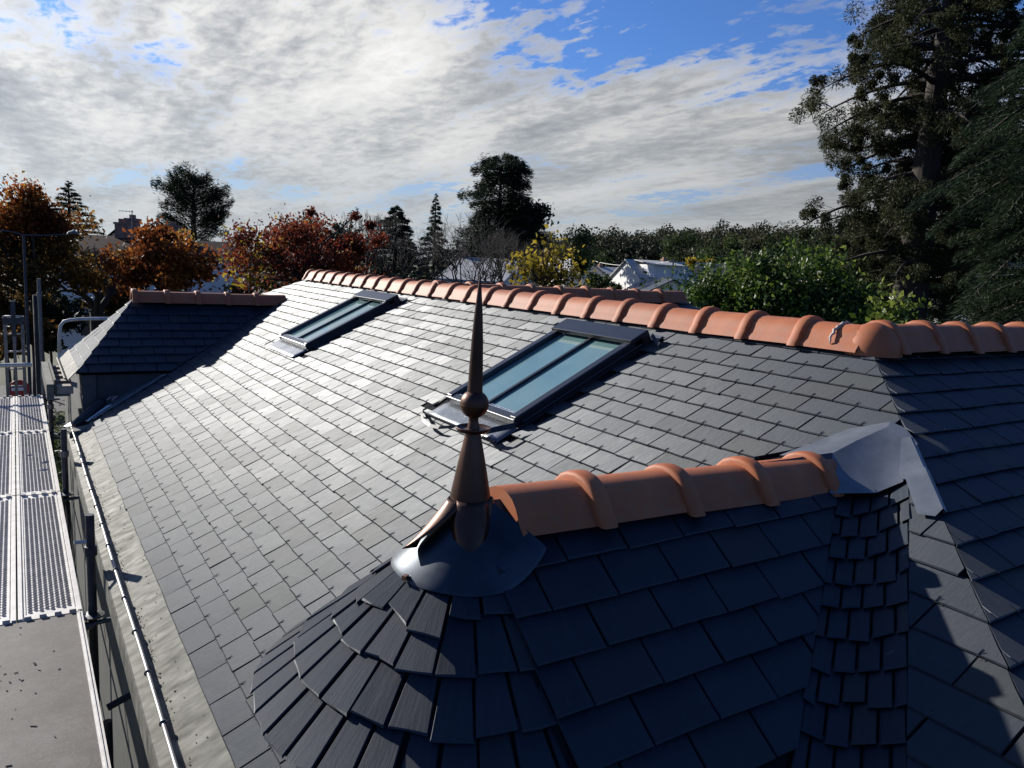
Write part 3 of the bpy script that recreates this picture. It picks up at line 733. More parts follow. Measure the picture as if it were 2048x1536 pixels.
bm.add([(gxe, GY + GE, ze), (GX, GY, GZ2 - .005), (2.27, GY, GZ2 - .005), (ze / math.tan(TH), GY + GE, ze)], [(0, 1, 2, 3)])
bm.add([F_g(gxe, 0, -.012), F_g(ze / math.tan(TH), 0, -.012), (ze / math.tan(TH), GY + GE, ze - .02), (gxe, GY + GE, ze - .02)], [(0, 1, 2, 3)])
gd = bm.build('dormer_roof', M_UNDER, house); gd['label'] = 'far hipped dormer roof, its near side in deep shade'
place_slates(gs + gh, gd, 120, 60)
bm = MB(); bm.frame((0, GY, 0), (1, 0, 0), (0, 1, 0), (0, 0, 1), (GX, -.05, GZ2 - .05), (2.25, .05, GZ2 + .02))
gr = bm.build('ridge', M_MORTAR, gd); put_tiles(gr, (GX - .02, GY, GZ2 + .055), (2.3, GY, GZ2 + .045), 5, ME_TILE2, .345)
# its cheek and front, with pilaster, window reveal and zinc apron
bm = MB(); bm.frame((0, 0, 0), (1, 0, 0), (0, 1, 0), (0, 0, 1), (.02, GY - GE + .06, -.6), (1.4, GY + GE - .06, ze - .03))
bm.frame((0, 0, 0), (1, 0, 0), (0, 1, 0), (0, 0, 1), (-.03, GY - GE + .03, -.55), (.10, GY - GE + .16, ze - .025))
bm.build('dormer_wall', simple('dormer_grey_render', (0.045, 0.045, 0.05), (0.07, 0.07, 0.075), .9, scale=8), gd)
bm = MB()
zx = gxe
for (a, b_, c, d) in (((zx + .02, .010), (zx - .11, -.135), .012, 0),):
    for yy0, yy1 in ((GY - GE + .02, GY + GE - .02),):
        ex = np.array([run / Lh, 0, rise / Lh]); nn = np.array([-rise / Lh, 0, run / Lh])
        O = np.array([gxe, 0, ze])
        bm.frame(O, ex, np.array([0, 1, 0]), nn, (-.10, yy0, .006), (.05, yy1, .014))
        bm.frame(O, ex, np.array([0, 1, 0]), nn, (-.115, yy0, .006), (-.10, yy1, .05))
        bm.frame(O, np.array([1, 0, 0]), np.array([0, 1, 0]), np.array([0, 0, 1]), (-.20, yy0 - .01, -.22), (-.185, yy1, -.06))
        bm.frame(O, np.array([1, 0, 0]), np.array([0, 1, 0]), np.array([0, 0, 1]), (-.2, yy0 - .012, -.235), (-.06, yy1, -.22))
        bm.frame(O, np.array([1, 0, 0]), np.array([0, 1, 0]), np.array([0, 0, 1]), (-.27, yy0 - .05, -.26), (-.205, yy1, -.10))
bm.build('dormer_gutter', M_ZINC, gd)
for k in range(5):
    bm = MB(); bm.frame((gxe, 0, ze), (1, 0, 0), (0, 1, 0), (0, 0, 1), (-.18, GY - GE + .02 + k * .36, -.215), (-.03, GY - GE + .16 + k * .36, -.13)); bm.build('gutter_batten', M_TIMBER, gd)
# zinc soaker along the foot of the far dormer
bm = MB(); ex = np.array([0.83, 3.84 - 3.42, 0.83 * math.tan(TH)]); ex /= np.linalg.norm(ex); ey = np.cross(NM, ex)
bm.frame((0.0, 3.42, 0), ex, ey, NM, (.05, -.012, .014), (.95, .085, .022))
bm.frame((0.0, 3.52, 0), ex, ey, NM, (-.10, .03, .004), (.8, .36, .010))
bm.build('zinc_soaker', M_ZINC2, roof_main)

# ================================================================== GUTTER
EVp = EV
bm = MB(); ns_ = 60
ys = np.linspace(-6.4, 3.42, ns_)
for y in ys:
    w = .003 * math.sin(y * 5.1) + .002 * math.sin(y * 13)
    for v, z in ((.05, .0005), (-.02, .002 + w * .3), (-.09, .003 + w), (-.142, .004 + w), (-.156, .045), (-.162, .046)):
        bm.v.append(tuple(F_main(y, v, z)))
nc = 6
for i in range(ns_ - 1):
    for j in range(nc - 1):
        k = i * nc + j; bm.f.append((k, k + 1, k + nc + 1, k + nc)); bm.mi.append(0)
gutter = bm.build('gutter', M_ZINC, house, smooth=True, angle=35); gutter['label'] = 'weathered zinc eaves gutter with a rolled bead along the sunlit slope'
bm = MB(); bm.tube([F_main(y, -.160 + .002 * math.sin(y * 3), .048) for y in ys], .0085, 10)
bm.build('gutter_bead', simple('zinc_bead', (0.20, 0.195, 0.175), (0.32, 0.31, 0.285), 0.45, 0.35, scale=14), gutter, smooth=True)
for i, y in enumerate(np.arange(-3.0, 3.4, .41)):
    b = MB(); P = [F_main(y, -.160 + .0115 * math.cos(a), .048 + .0115 * math.sin(a)) for a in np.linspace(0, 2 * PI, 11)]
    b.tube(P, .004, 6); b.build('bead_clip', M_GALVD, gutter)
bm = MB()
bm.frame((0, 0, 0), EV, (0, 1, 0), NM, (-.232, -6.4, -.022), (-.170, 3.46, -.012))
bm.frame((0, 0, 0), (1, 0, 0), (0, 1, 0), (0, 0, 1), (-.207, -6.4, -.24), (-.195, 3.46, -.115))
bm.frame((0, 0, 0), (1, 0, 0), (0, 1, 0), (0, 0, 1), (-.195, -6.4, -.24), (-.02, 3.4, -.225))
bm.build('eaves_apron', M_ZINC, gutter)
bm = MB(); debris = []
for k in range(420):
    y = random.uniform(-3.2, 3.3); v = -.142 + abs(random.gauss(0, .012)) if random.random() < .75 else random.uniform(-.14, -.02)
    p = F_main(y, v, .006); r = random.uniform(.0015, .005)
    bm.box(p, (r * random.uniform(.8, 2.5), r, r * .6), Matrix.Rotation(random.uniform(0, PI), 3, 'Z'))
d = bm.build('gutter_debris', simple('grit', (.05, .045, .04), (.22, .2, .17), .9, scale=60), gutter); d['kind'] = 'stuff'
# end piece of the gutter at the far dormer
bm = MB(); bm.frame((-.02, 3.30, -.02), (0.93, .36, .1), (-.36, .93, 0), (0, 0, 1), (-.20, -.06, 0), (.05, .07, .012))
bm.frame((-.02, 3.30, -.02), (0.93, .36, .1), (-.36, .93, 0), (0, 0, 1), (-.21, -.07, -.05), (.06, -.055, .012))
bm.build('gutter_end', M_ZINC, gutter)

# ================================================================== SKYLIGHTS
def skylight(u0, u1, v0, v1, first):
    ex, ey, ez = np.array([0, 1, 0.]), EV, NM; O = np.zeros(3); H = .075
    B = MB()
    B.frame(O, ex, ey, ez, (u0, v0, -.02), (u1, v1, .030))                                  # upstand
    B.frame(O, ex, ey, ez, (u0 - .004, v0 - .002, .030), (u0 + .055, v1 - .10, H))
    B.frame(O, ex, ey, ez, (u1 - .055, v0 - .002, .030), (u1 + .004, v1 - .10, H))
    B.frame(O, ex, ey, ez, (u0 + .0, v0 - .016, .0), (u1 - .0, v0 + .040, .066))
    fr = B.build('skylight', M_FRAME, house)
    md = fr.modifiers.new('bev', 'BEVEL'); md.width = .006; md.segments = 2; md.limit_method = 'ANGLE'
    B = MB(); B.frame(O, ex, ey, ez, (u0 - .012, v1 - .135, H - .012), (u1 + .012, v1 + .012, H + .016)); B.frame(O, ex, ey, ez, (u0 - .006, v1 - .02, 0), (u1 + .006, v1 + .014, H + .006))
    B.frame(O, ex, ey, ez, (u0 - .016, v1 - .05, .0), (u0 - .004, v1 + .01, H)); B.frame(O, ex, ey, ez, (u1 + .004, v1 - .05, .0), (u1 + .016, v1 + .01, H))
    h = B.build('top_hood', M_FRAME, fr); md = h.modifiers.new('bev', 'BEVEL'); md.width = .004; md.segments = 2
    uc = (u0 + u1) / 2
    for a, b in ((u0 + .05, uc - .010), (uc + .010, u1 - .05)):
        B = MB(); B.frame(O, ex, ey, ez, (a, v0 + .055, .034), (b, v1 - .11, .040)); B.build('pane', M_GLASS, fr)
    B = MB(); B.frame(O, ex, ey, ez, (uc - .011, v0 + .05, .034), (uc + .011, v1 - .11, .058)); B.build('glazing_bar', M_FRAME, fr)
    B = MB(); B.frame(O, ex, ey, ez, (u0 + .058, v0 + .0405, .044), (u1 - .058, v0 + .048, .060)); B.frame(O, ex, ey, ez, (u0 + .058, v0 + .064, .041), (u1 - .058, v0 + .069, .050)); B.build('bottom_trim', M_CHROME, fr)
    # lead apron, slightly dished, and head flashing
    B = MB(); nu, nw = 10, 4
    for j in range(nw + 1):
        for i in range(nu + 1):
            uu = u0 - .02 + (u1 - u0 + .04) * i / nu; vv = v0 - .175 + .165 * j / nw
            B.v.append(tuple(F_main(uu, vv, .0155 + .0025 * math.sin(i * 1.3 + j) * (1 - j / nw))))
    for j in range(nw):
        for i in range(nu): k = j * (nu + 1) + i; B.f.append((k, k + 1, k + nu + 2, k + nu + 1)); B.mi.append(0)
    o = B.build('apron', M_ZINC2, fr, smooth=True); md = o.modifiers.new('t', 'SOLIDIFY'); md.thickness = .003
    B = MB(); B.frame(O, ex, ey, ez, (u0 - .05, v1 + .012, .008), (u1 + .10, v1 + .075, .020)); B.frame(O, ex, ey, ez, (u0 - .05, v1 + .03, .020), (u1 + .08, v1 + .037, .030))
    B.build('head_flashing', M_ZINC2, fr)
    B = MB()      # dark side strips of membrane
    B.frame(O, ex, ey, ez, (u0 - .020, v0 - .02, .004), (u0 - .004, v1, .018)); B.frame(O, ex, ey, ez, (u1 + .004, v0 - .02, .004), (u1 + .018, v1, .018))
    def flap(pts, w):
        vs = []
        for (uu, vv, zz) in pts: vs += [F_main(uu, vv, zz), F_main(uu + w * .3, vv + w, zz + w * .35)]
        B.add(vs, [(2 * i, 2 * i + 1, 2 * i + 3, 2 * i + 2) for i in range(len(pts) - 1)])
    flap([(u1 + .02, v0 + .03, .05), (u1 + .05, v0 - .06, .03), (u1 + .085, v0 - .175, .024)], .022)
    if not first:
        B.frame(O, ex, ey, ez, (u0 - .02, v0 - .178, .024), (u1 + .07, v0 - .171, .031), 0)
        flap([(u1 + .085, v0 - .175, .024), (u1 - .03, v0 - .23, .05), (u1 - .14, v0 - .275, .06), (u1 - .25, v0 - .285, .055), (u1 - .33, v0 - .27, .05), (u1 - .39, v0 - .20, .03)], .020)
        flap([(u0 + .12, v0 - .17, .03), (u0 + .03, v0 - .215, .07), (u0 - .01, v0 - .20, .09), (u0 - .05, v0 - .06, .05)], .04)
        flap([(u0 - .03, v1 + .0, .05), (u0 - .09, v1 - .03, .03), (u0 - .13, v1 - .05, .02)], .03)
    o = B.build('membrane_flap', M_BLACK, fr); md = o.modifiers.new('t', 'SOLIDIFY'); md.thickness = .002
    return fr
skylight(*SKY[0], True)['label'] = 'far skylight with two narrow green-tinted panes'
skylight(*SKY[1], False)['label'] = 'nearer skylight behind the finial, dark frame and split pane'
# loose black thing lying at the far end of the gutter
tp = np.array(mainp(185, 833))
t_ = empty('tool_roll', tp, 'black tool roll with pale straps lying at the far end of the gutter', 'tool roll')
ea = np.array([.62, .68, .30]); ea /= np.linalg.norm(ea); eb = np.cross(NM, ea); eb /= np.linalg.norm(eb)
B = MB(); B.tube([tp + ea * s + NM * (.05 + .012 * math.sin(7 * s)) + eb * .02 * math.sin(5 * s) for s in np.linspace(-.26, .26, 9)], [.03, .05, .048, .052, .046, .055, .06, .058, .03], 9)
B.build('body', M_BLACK, t_, smooth=True)
B = MB()
for sgn in (0, 1):
    B.frame(tp, ea, -eb, NM, (-.16 + .17 * sgn, .06, .012), (.0 + .17 * sgn, .10 + .02 * sgn, .022))
B.build('strap', M_WHITE, t_)
B = MB(); B.tube([tp + ea * .27 + NM * .05, tp + ea * .36 + NM * .045 + eb * .03, tp + ea * .38 + NM * .03 - eb * .04, tp + ea * .28 + NM * .03 - eb * .05], .010, 7); B.build('handle', simple('pink_cord', (.42, .25, .23), rough=.6), t_, smooth=True)

# ================================================================== SCAFFOLD
scaf = empty('scaffold', (-.7, 1.0, GZ), 'scaffold beside the eave with perforated steel planks and a plywood deck', 'scaffold')
DZK = -0.40
def steel_plank(x0, x1, y0, y1, fine):
    B = MB(); z = DZK
    B.frame((0, 0, 0), (1, 0, 0), (0, 1, 0), (0, 0, 1), (x0, y0, z - .05), (x1, y1, z))
    for xa in (x0, x1 - .022): B.frame((0, 0, 0), (1, 0, 0), (0, 1, 0), (0, 0, 1), (xa, y0, z + .0), (xa + .022, y1, z + .012))
    for xa in (x0 + .030, x1 - .040): B.frame((0, 0, 0), (1, 0, 0), (0, 1, 0), (0, 0, 1), (xa, y0, z), (xa + .008, y1, z + .006))
    pl = B.build('steel_plank', M_GALV, scaf)
    S = MB(); nx = 8; sp = (x1 - x0 - .12) / (nx - 1); dy = .040 if fine else .05; k = 0
    y = y0 + .10
    while y < y1 - .09:
        for i in range(nx):
            xx = x0 + .06 + sp * i; yy = y + (dy / 2 if i % 2 else 0); a, b_ = sp * .44, dy * .30
            h = .007
            S.add([(xx - a, yy, z), (xx - a * .45, yy - b_, z), (xx + a * .45, yy - b_, z), (xx + a, yy, z), (xx + a * .45, yy + b_, z), (xx - a * .45, yy + b_, z),
                   (xx - a * .80, yy, z + h), (xx - a * .38, yy - b_ * .8, z + h), (xx + a * .38, yy - b_ * .8, z + h), (xx + a * .80, yy, z + h), (xx + a * .38, yy + b_ * .8, z + h), (xx - a * .38, yy + b_ * .8, z + h)],
                  [(0, 1, 7, 6), (1, 2, 8, 7), (2, 3, 9, 8), (3, 4, 10, 9), (4, 5, 11, 10), (5, 0, 6, 11)], 0)
            S.add([(xx - a * .80, yy, z + h - .001), (xx - a * .38, yy - b_ * .8, z + h - .001), (xx + a * .38, yy - b_ * .8, z + h - .001), (xx + a * .80, yy, z + h - .001), (xx + a * .38, yy + b_ * .8, z + h - .001), (xx - a * .38, yy + b_ * .8, z + h - .001)], [(0, 1, 2, 3, 4, 5)], 1)
        y += dy
    o = S.build('antislip_stud', [M_GALV, M_HOLE], pl); o['kind'] = 'stuff'
    B = MB()
    for yy in (y0 - .005, y1 - .02):
        for i in range(4): B.frame((0, 0, 0), (1, 0, 0), (0, 1, 0), (0, 0, 1), (x0 + .03 + i * .075, yy, z - .03), (x0 + .065 + i * .075, yy + .025, z + .022))
    o = B.build('end_claw', M_GALV, pl); o['kind'] = 'stuff'
JY = [-.175, 2.43, 5.03, 7.45]
for a, b_ in zip(JY[:-1], JY[1:]):
    steel_plank(-.635, -.315, a + .012, b_ - .012, True); steel_plank(-.965, -.645, a + .012, b_ - .012, True)
B = MB(); B.frame((0, 0, 0), (1, 0, 0), (0, 1, 0), (0, 0, 1), (-.90, -3.2, DZK - .03), (-.345, JY[0] - .012, DZK + .003)); ply = B.build('plywood_deck', M_PLY, scaf)
B = MB()
for xa in (-.345, -.93): B.frame((0, 0, 0), (1, 0, 0), (0, 1, 0), (0, 0, 1), (xa, -3.2, DZK - .06), (xa + .03, JY[0] - .012, DZK + .010)); B.frame((0, 0, 0), (1, 0, 0), (0, 1, 0), (0, 0, 1), (xa + .01, -3.2, DZK + .010), (xa + .016, JY[0] - .012, DZK + .016))
B.build('deck_edge', M_GALV, ply)
B = MB()
for k in range(38):
    x, y = (random.gauss(-.66, .07), random.gauss(-.85, .12)) if random.random() < .5 else (random.uniform(-.89, -.35), random.uniform(-2.4, -.2))
    s = random.uniform(.003, .011); B.box((x, y, DZK + .006), (s * random.uniform(1, 3), s * .5, .003), Matrix.Rotation(random.uniform(0, PI), 3, 'Z') @ Matrix.Rotation(random.uniform(-.5, .5), 3, 'X'))
o = B.build('dry_leaf_bits', simple('dry_leaf', (.07, .05, .035), (.3, .25, .2), .8, scale=40), ply); o['kind'] = 'stuff'
for x, y, s, r in ((-.42, 3.15, .05, .3), (-.40, 3.45, .045, 1.0), (-.52, 3.8, .03, 2.0)):
    B = MB(); B.add([(x - s, y, DZK + .02), (x, y - s * .4, DZK + .016), (x + s, y + .01, DZK + .026), (x + .2 * s, y + s * .5, DZK + .035)], [(0, 1, 2, 3)])
    q = B.build('dead_leaf', simple('pale_leaf', (.5, .45, .38), rough=.7), None); tag(q, ('curled pale dead leaf on the second steel plank, ' + {.3: 'nearest of three', 1.0: 'middle of three', 2.0: 'farthest of three'}[r]), 'leaf', 'dead leaves on the planks')
POSTX = -.262
def top_at(px, py, Y): return onplane(px, py, (0, Y, 0), (0, 1, 0))
posts = [(JY[0] - .03, top_at(190, 1028, JY[0] - .03)), (JY[1], top_at(124, 858, JY[1])), (JY[2] - .1, top_at(92, 775, JY[2] - .1)), (JY[3], top_at(86, 573, JY[3]))]
for i, (y, tp_) in enumerate(posts):
    xx = POSTX - (.0, .01, .03, .04)[i]
    zt = tp_[2] if i < 3 else 1.25
    B = MB(); B.tube([(xx, y, GZ), (xx, y, zt - .19), (xx, y, zt - .189), (xx, y, zt)], [.0242, .0242, .0242 if i == 0 else .0242, .0242], 14)
    p = B.build('post', M_BLUETUBE if i < 3 else M_GALVD, scaf, smooth=True, angle=60)
    B = MB(); B.lathe((xx, y, DZK - .02), [(.024, -.015), (.062, -.006), (.064, .004), (.024, .012)], 16); B.build('rosette', M_GALVD, p, smooth=True, angle=40); B = MB(); B.lathe((xx, y, zt - .22), [(.0245, -.03), (.034, -.028), (.034, .028), (.0245, .03)], 14)
    B.build('coupler', M_BLUETUBE if i == 0 else M_GALVD, p, smooth=True, angle=40)
    if i == 0: B = MB(); B.tube([(xx - .02, y - .01, zt - .16), (xx - .085, y - .01, zt - .155)], .011, 8); B.build('stub_tube', M_GALV, p, smooth=True, angle=40)
    B = MB(); B.tube([(xx, y - .03, DZK - .07), (-1.05, y - .03, DZK - .07)], .0242, 10); B.tube([(xx, y - .02, DZK - .065), (xx + .2, y - .02, DZK - .05)], .015, 8)
    B.build('transom', M_GALVD, scaf, smooth=True, angle=60)
    if i < 3: continue
    B = MB(); B.tube([(-1.06, y, GZ), (-1.06, y, .9)], .0242, 10); B.build('post', M_GALVD, scaf, smooth=True, angle=60)
for z_, x_ in ((-2.4, POSTX), (-1.5, POSTX)):
    B = MB(); B.tube([(x_, -3.2, z_), (x_, JY[3], z_)], .0242, 10); B.build('ledger', M_GALVD, scaf, smooth=True, angle=60)
B = MB(); B.tube([(POSTX, JY[0], -2.4), (POSTX, JY[1], DZK - .1)], .02, 8); B.build('brace', M_GALVD, scaf, smooth=True)
B = MB(); B.tube([(POSTX + .03, -.62, -.80), (-.05, -.60, -.74)], .02, 10); B.tube([(POSTX + .03, -.62, -.88), (POSTX + .03, -.62, GZ)], .0242, 10); B.lathe((-.08, -.6, -.745), [(.02, -.03), (.036, -.02), (.036, .02), (.02, .03)], 12); B.build('wall_tie', M_BLUETUBE, scaf, smooth=True, angle=50)
B = MB(); B.tube([(-.42, JY[3] + .2, .02), (-1.6, JY[3] + .2, .02)], .03, 10); B.build('transom', M_GALV, scaf, smooth=True, angle=60)
# bent guard rail behind the far dormer
gpts = [(118, 705), (119, 670), (121, 652), (128, 643), (140, 640), (165, 638), (190, 637.5), (230, 637)]
B = MB(); B.tube([at(x, y, 13.5) for x, y in gpts], .026, 10); gq = B.build('guard_rail', M_GALV, None, smooth=True)
tag(gq, 'bent steel guard rail behind the far dormer', 'rail')

# ---- ladder hoist left of the planks, no-entry sign
LP0 = onplane(28, 795, (0, JY[3] + .9, 0), (0, 1, 0)); yl = JY[3] + .9
lad = empty('ladder', (LP0[0], yl, GZ), 'aluminium ladder hoist standing beyond the end of the planks', 'ladder')
xl = onplane(12, 700, (0, yl, 0), (0, 1, 0))[0]; xr = onplane(47, 700, (0, yl, 0), (0, 1, 0))[0]; ztop = onplane(30, 632, (0, yl, 0), (0, 1, 0))[2]
for xx in (xl, xr):
    B = MB(); B.frame((0, 0, 0), (1, 0, 0), (0, 1, 0), (0, 0, 1), (xx - .022, yl - .03, GZ), (xx + .022, yl + .03, ztop)); B.build('stile', M_GALVD, lad)
z_ = GZ + .2
while z_ < ztop:
    B = MB(); B.tube([(xl, yl, z_), (xr, yl, z_)], .013, 8); B.build('rung', M_GALV, lad, smooth=True); z_ += .26
B = MB(); B.frame((0, 0, 0), (1, 0, 0), (0, 1, 0), (0, 0, 1), (xl - .03, yl - .05, ztop - .12), (xr + .03, yl + .02, ztop - .02)); B.frame((0, 0, 0), (1, 0, 0), (0, 1, 0), (0, 0, 1), ((xl + xr) / 2 - .03, yl - .04, ztop - .4), ((xl + xr) / 2 + .03, yl, ztop + .22)); B.build('head_frame', M_BLUETUBE, lad)
B = MB(); B.frame((0, 0, 0), (1, 0, 0), (0, 1, 0), (0, 0, 1), ((xl + xr) / 2 - .02, yl - .05, GZ), ((xl + xr) / 2 + .02, yl - .035, ztop - .3)); B.build('guide_rail', M_GALVD, lad)
tk = at(75, 660, 15.5); B = MB(); B.tube([(tk[0], tk[1], GZ), (tk[0], tk[1], at(75, 590, 15.5)[2])], .055, 10); q = B.build('tree_stake', M_BARK, None, smooth=True); tag(q, 'dark upright wooden post right of the ladder', 'post')

# ================================================================== TERRAIN
def ground_z(x, y):
    """gently rising towards the wooded hill on the right"""
    d = math.hypot(x, y); a = math.degrees(math.atan2(x + .574, y + 5.1))     # azimuth from +Y towards +X
    k = 1 / (1 + math.exp(-(a - 36) / 6)); s = max(0.0, d - 45)
    return GZ + k * min(s * .036, 6.5) + k * max(0, min(d, 335) - 190) * .085 + (1 - k) * max(0, d - 300) * .006
xs = np.concatenate([np.linspace(-1800, -200, 9), np.linspace(-170, 400, 58), np.linspace(450, 1900, 10)]); ys_ = np.concatenate([np.linspace(-900, -100, 5), np.linspace(-90, 450, 55), np.linspace(500, 1900, 9)])
bm = MB()
for y in ys_:
    for x in xs: bm.v.append((x, y, ground_z(x, y)))
nx = len(xs)
for j in range(len(ys_) - 1):
    for i in range(nx - 1): k = j * nx + i; bm.f.append((k, k + 1, k + nx + 1, k + nx)); bm.mi.append(0)
M_GROUND = simple('meadow', (.022, .03, .011), (.055, .056, .024), .95, scale=.35, bumps=.3, bdist=.05, detail=8)
gnd = bm.build('ground', M_GROUND, smooth=True); tag(gnd, kind='structure')
M_ASPH = simple('asphalt', (.045, .045, .047), (.06, .06, .06), .9, scale=4, bumps=.1)
def sheet(name, pts, M, dz):
    B = MB(); B.add([(p[0], p[1], ground_z(p[0], p[1]) + dz) for p in pts], [tuple(range(len(pts)))]); o = B.build(name, M); tag(o, kind='structure'); return o
dirv = lambda az, d: (CAMPOS[0] + d * math.sin(rad(az)), CAMPOS[1] + d * math.cos(rad(az)))
sheet('road', [dirv(-40, 30), dirv(-1, 34), dirv(3.0, 34), dirv(6, 41), dirv(-1, 41), dirv(-40, 38)], M_ASPH, .02)
sheet('pavement', [dirv(.5, 27), dirv(4.5, 27), dirv(6.5, 30), dirv(1.0, 30)], simple('pale_gravel', (.20, .18, .155), (.28, .26, .23), .95, scale=3), .024)
sheet('lawn', [dirv(54, 60), dirv(70, 50), dirv(75, 110), dirv(54, 120)], simple('lawn_grass', (.06, .085, .02), (.12, .14, .04), .95, scale=1.5), .03)

# ================================================================== VEGETATION
def np_mesh(name, verts, quads, rnd, M):
    me = bpy.data.meshes.new(name); nv, nf = len(verts), len(quads); k = quads.shape[1]
    me.vertices.add(nv); me.vertices.foreach_set('co', verts.astype(np.float32).ravel())
    me.loops.add(nf * k); me.loops.foreach_set('vertex_index', quads.astype(np.int32).ravel())
    me.polygons.add(nf); me.polygons.foreach_set('loop_start', np.arange(0, nf * k, k, dtype=np.int32))
    me.update(calc_edges=True)
    a = me.attributes.new('rnd', 'FLOAT', 'FACE'); a.data.foreach_set('value', rnd.astype(np.float32))
    me.materials.append(M); return me
def rand_unit(n):
    v = RNG.normal(size=(n, 3)); return v / np.linalg.norm(v, axis=1)[:, None]
def leaves(c, size, aspect=.6, dirs=None, nbias=None, jitter=.35):
    """rhombic leaves at centres c: long axis dirs (or random), widths aspect*size"""
    n = len(c); d = rand_unit(n) if dirs is None else dirs + RNG.normal(size=(n, 3)) * jitter
    d /= np.linalg.norm(d, axis=1)[:, None] + 1e-9
    q = rand_unit(n) if nbias is None else np.tile(np.array(nbias, float), (n, 1)) + RNG.normal(size=(n, 3)) * .55
    s = np.cross(d, q); s /= np.linalg.norm(s, axis=1)[:, None] + 1e-9
    L = (size * RNG.uniform(.6, 1.35, n))[:, None]; Wd = L * aspect
    v = np.empty((n, 4, 3)); v[:, 0] = c - d * L * .5; v[:, 1] = c + s * Wd * .5 - d * L * .05; v[:, 2] = c + d * L * .5; v[:, 3] = c - s * Wd * .5 - d * L * .05
    nf_ = np.cross(s, d) * Wd * .22; v[:, 1] += nf_; v[:, 3] += nf_
    return v.reshape(-1, 3), np.arange(4 * n).reshape(n, 4)
def tree_root(name, base, label, group=None, cat='tree'): return empty(name, base, label, cat, group)
def crown_obj(root, c, size, M, name='crown', **kw):
    rnd = kw.pop('rnd', None)
    v, q = leaves(c, size, **kw)
    r = RNG.random(len(c)) if rnd is None else rnd
    v = v - np.array(root.location)
    o = bpy.data.objects.new(name, np_mesh(name, v, q, r, M)); link(o, root); return o
def limb(B, p, q, r0, r1, seg=4, wob=.06, n=6):
    p, q = np.array(p, float), np.array(q, float); L = np.linalg.norm(q - p); pts = []
    for i in range(seg + 1):
        t = i / seg; pts.append(p + (q - p) * t + RNG.normal(size=3) * wob * L * math.sin(PI * t) * .5 + np.array([0, 0, .06 * L * math.sin(PI * t)]))
    B.tube(pts, [r0 + (r1 - r0) * i / seg for i in range(seg + 1)], n, cap=False); return pts
def broadleaf(name, label, px, dist, top, bot, half_w, M, nleaf, lsize, group=None, clump=26, cr=None, cz=.5, trunk_r=.16, bark=None, peaks=(), seed=0, aspect=.6, twigs=True, depth=None, rnd_bias=0.0):
    """px: pixel column of the trunk, top/bot: pixel rows of the crown, half_w: half width of the crown in pixels"""
    global RNG; RNG = np.random.default_rng(100 + seed)
    pt, pb = at(px, top, dist), at(px, bot, dist); bx_, by_ = pt[0], pt[1]; gz = ground_z(bx_, by_)
    R = half_w * dist / FPX * 1.02; Dp = depth or R; zc_, hz_ = (pt[2] + pb[2]) / 2, (pt[2] - pb[2]) / 2
    root = tree_root(name, (bx_, by_, gz), label, group)
    B = MB(); fork = np.array([bx_, by_, max(gz + .8, pb[2] - .1 * hz_)])
    B.tube([(bx_, by_, gz - .1), ((bx_ + fork[0]) / 2 + .05, (by_ + fork[1]) / 2, (gz + fork[2]) / 2), tuple(fork)], [trunk_r * 1.25, trunk_r, trunk_r * .8], 9, cap=False)
    right = np.array([CR[0][0], CR[1][0], 0]); right /= np.linalg.norm(right); fwd = np.array([-right[1], right[0], 0])
    cent = []
    for k in range(clump):
        u = rand_unit(1)[0] * RNG.uniform(.2, 1.22) ** .6
        if u[2] < -.55: u[2] *= .6
        cent.append((right * u[0] * R + fwd * u[1] * Dp + np.array([bx_, by_, zc_ + u[2] * hz_]), 1.0))
    for (pxk, pyk, s) in peaks: cent.append((at(pxk, pyk, dist + RNG.uniform(-.3, .3) * R), s))
    sig = cr or .165 * (R + hz_) / 2
    mid = np.array([bx_, by_, zc_ - .3 * hz_]); limb(B, fork, mid, trunk_r * .8, trunk_r * .5)
    pts = []; wts = np.array([s for _, s in cent]) * RNG.uniform(.5, 1.5, len(cent)); wts /= wts.sum(); rn = []
    for (c, s), w in zip(cent, wts):
        st = fork + (mid - fork) * RNG.uniform(.2, 1.0)
        P = limb(B, st, c, trunk_r * .34, .014, 5, .10)
        if twigs:
            for _ in range(4): limb(B, P[RNG.integers(2, 5)], c + RNG.normal(size=3) * sig * s, .014 * 1.2, .005, 3, .12, 4)
        n = int(nleaf * w); q = RNG.normal(size=(n, 3)) * sig * s * np.array([1, 1, .85])
        # hollow the clump slightly so leaves form a shell with gaps
        s2_ = RNG.uniform(.7, 1.25); q = q * s2_; pts.append(c + q); rn.append(np.clip(RNG.random(n) * .65 + RNG.uniform(-.25, .42) + rnd_bias + q[:, 2] / (sig * s) * .06, 0, 1))
    B.build('trunk', bark or M_BARK, root, smooth=True)
    crown_obj(root, np.concatenate(pts), lsize, M, aspect=aspect, rnd=np.concatenate(rn))
    return root
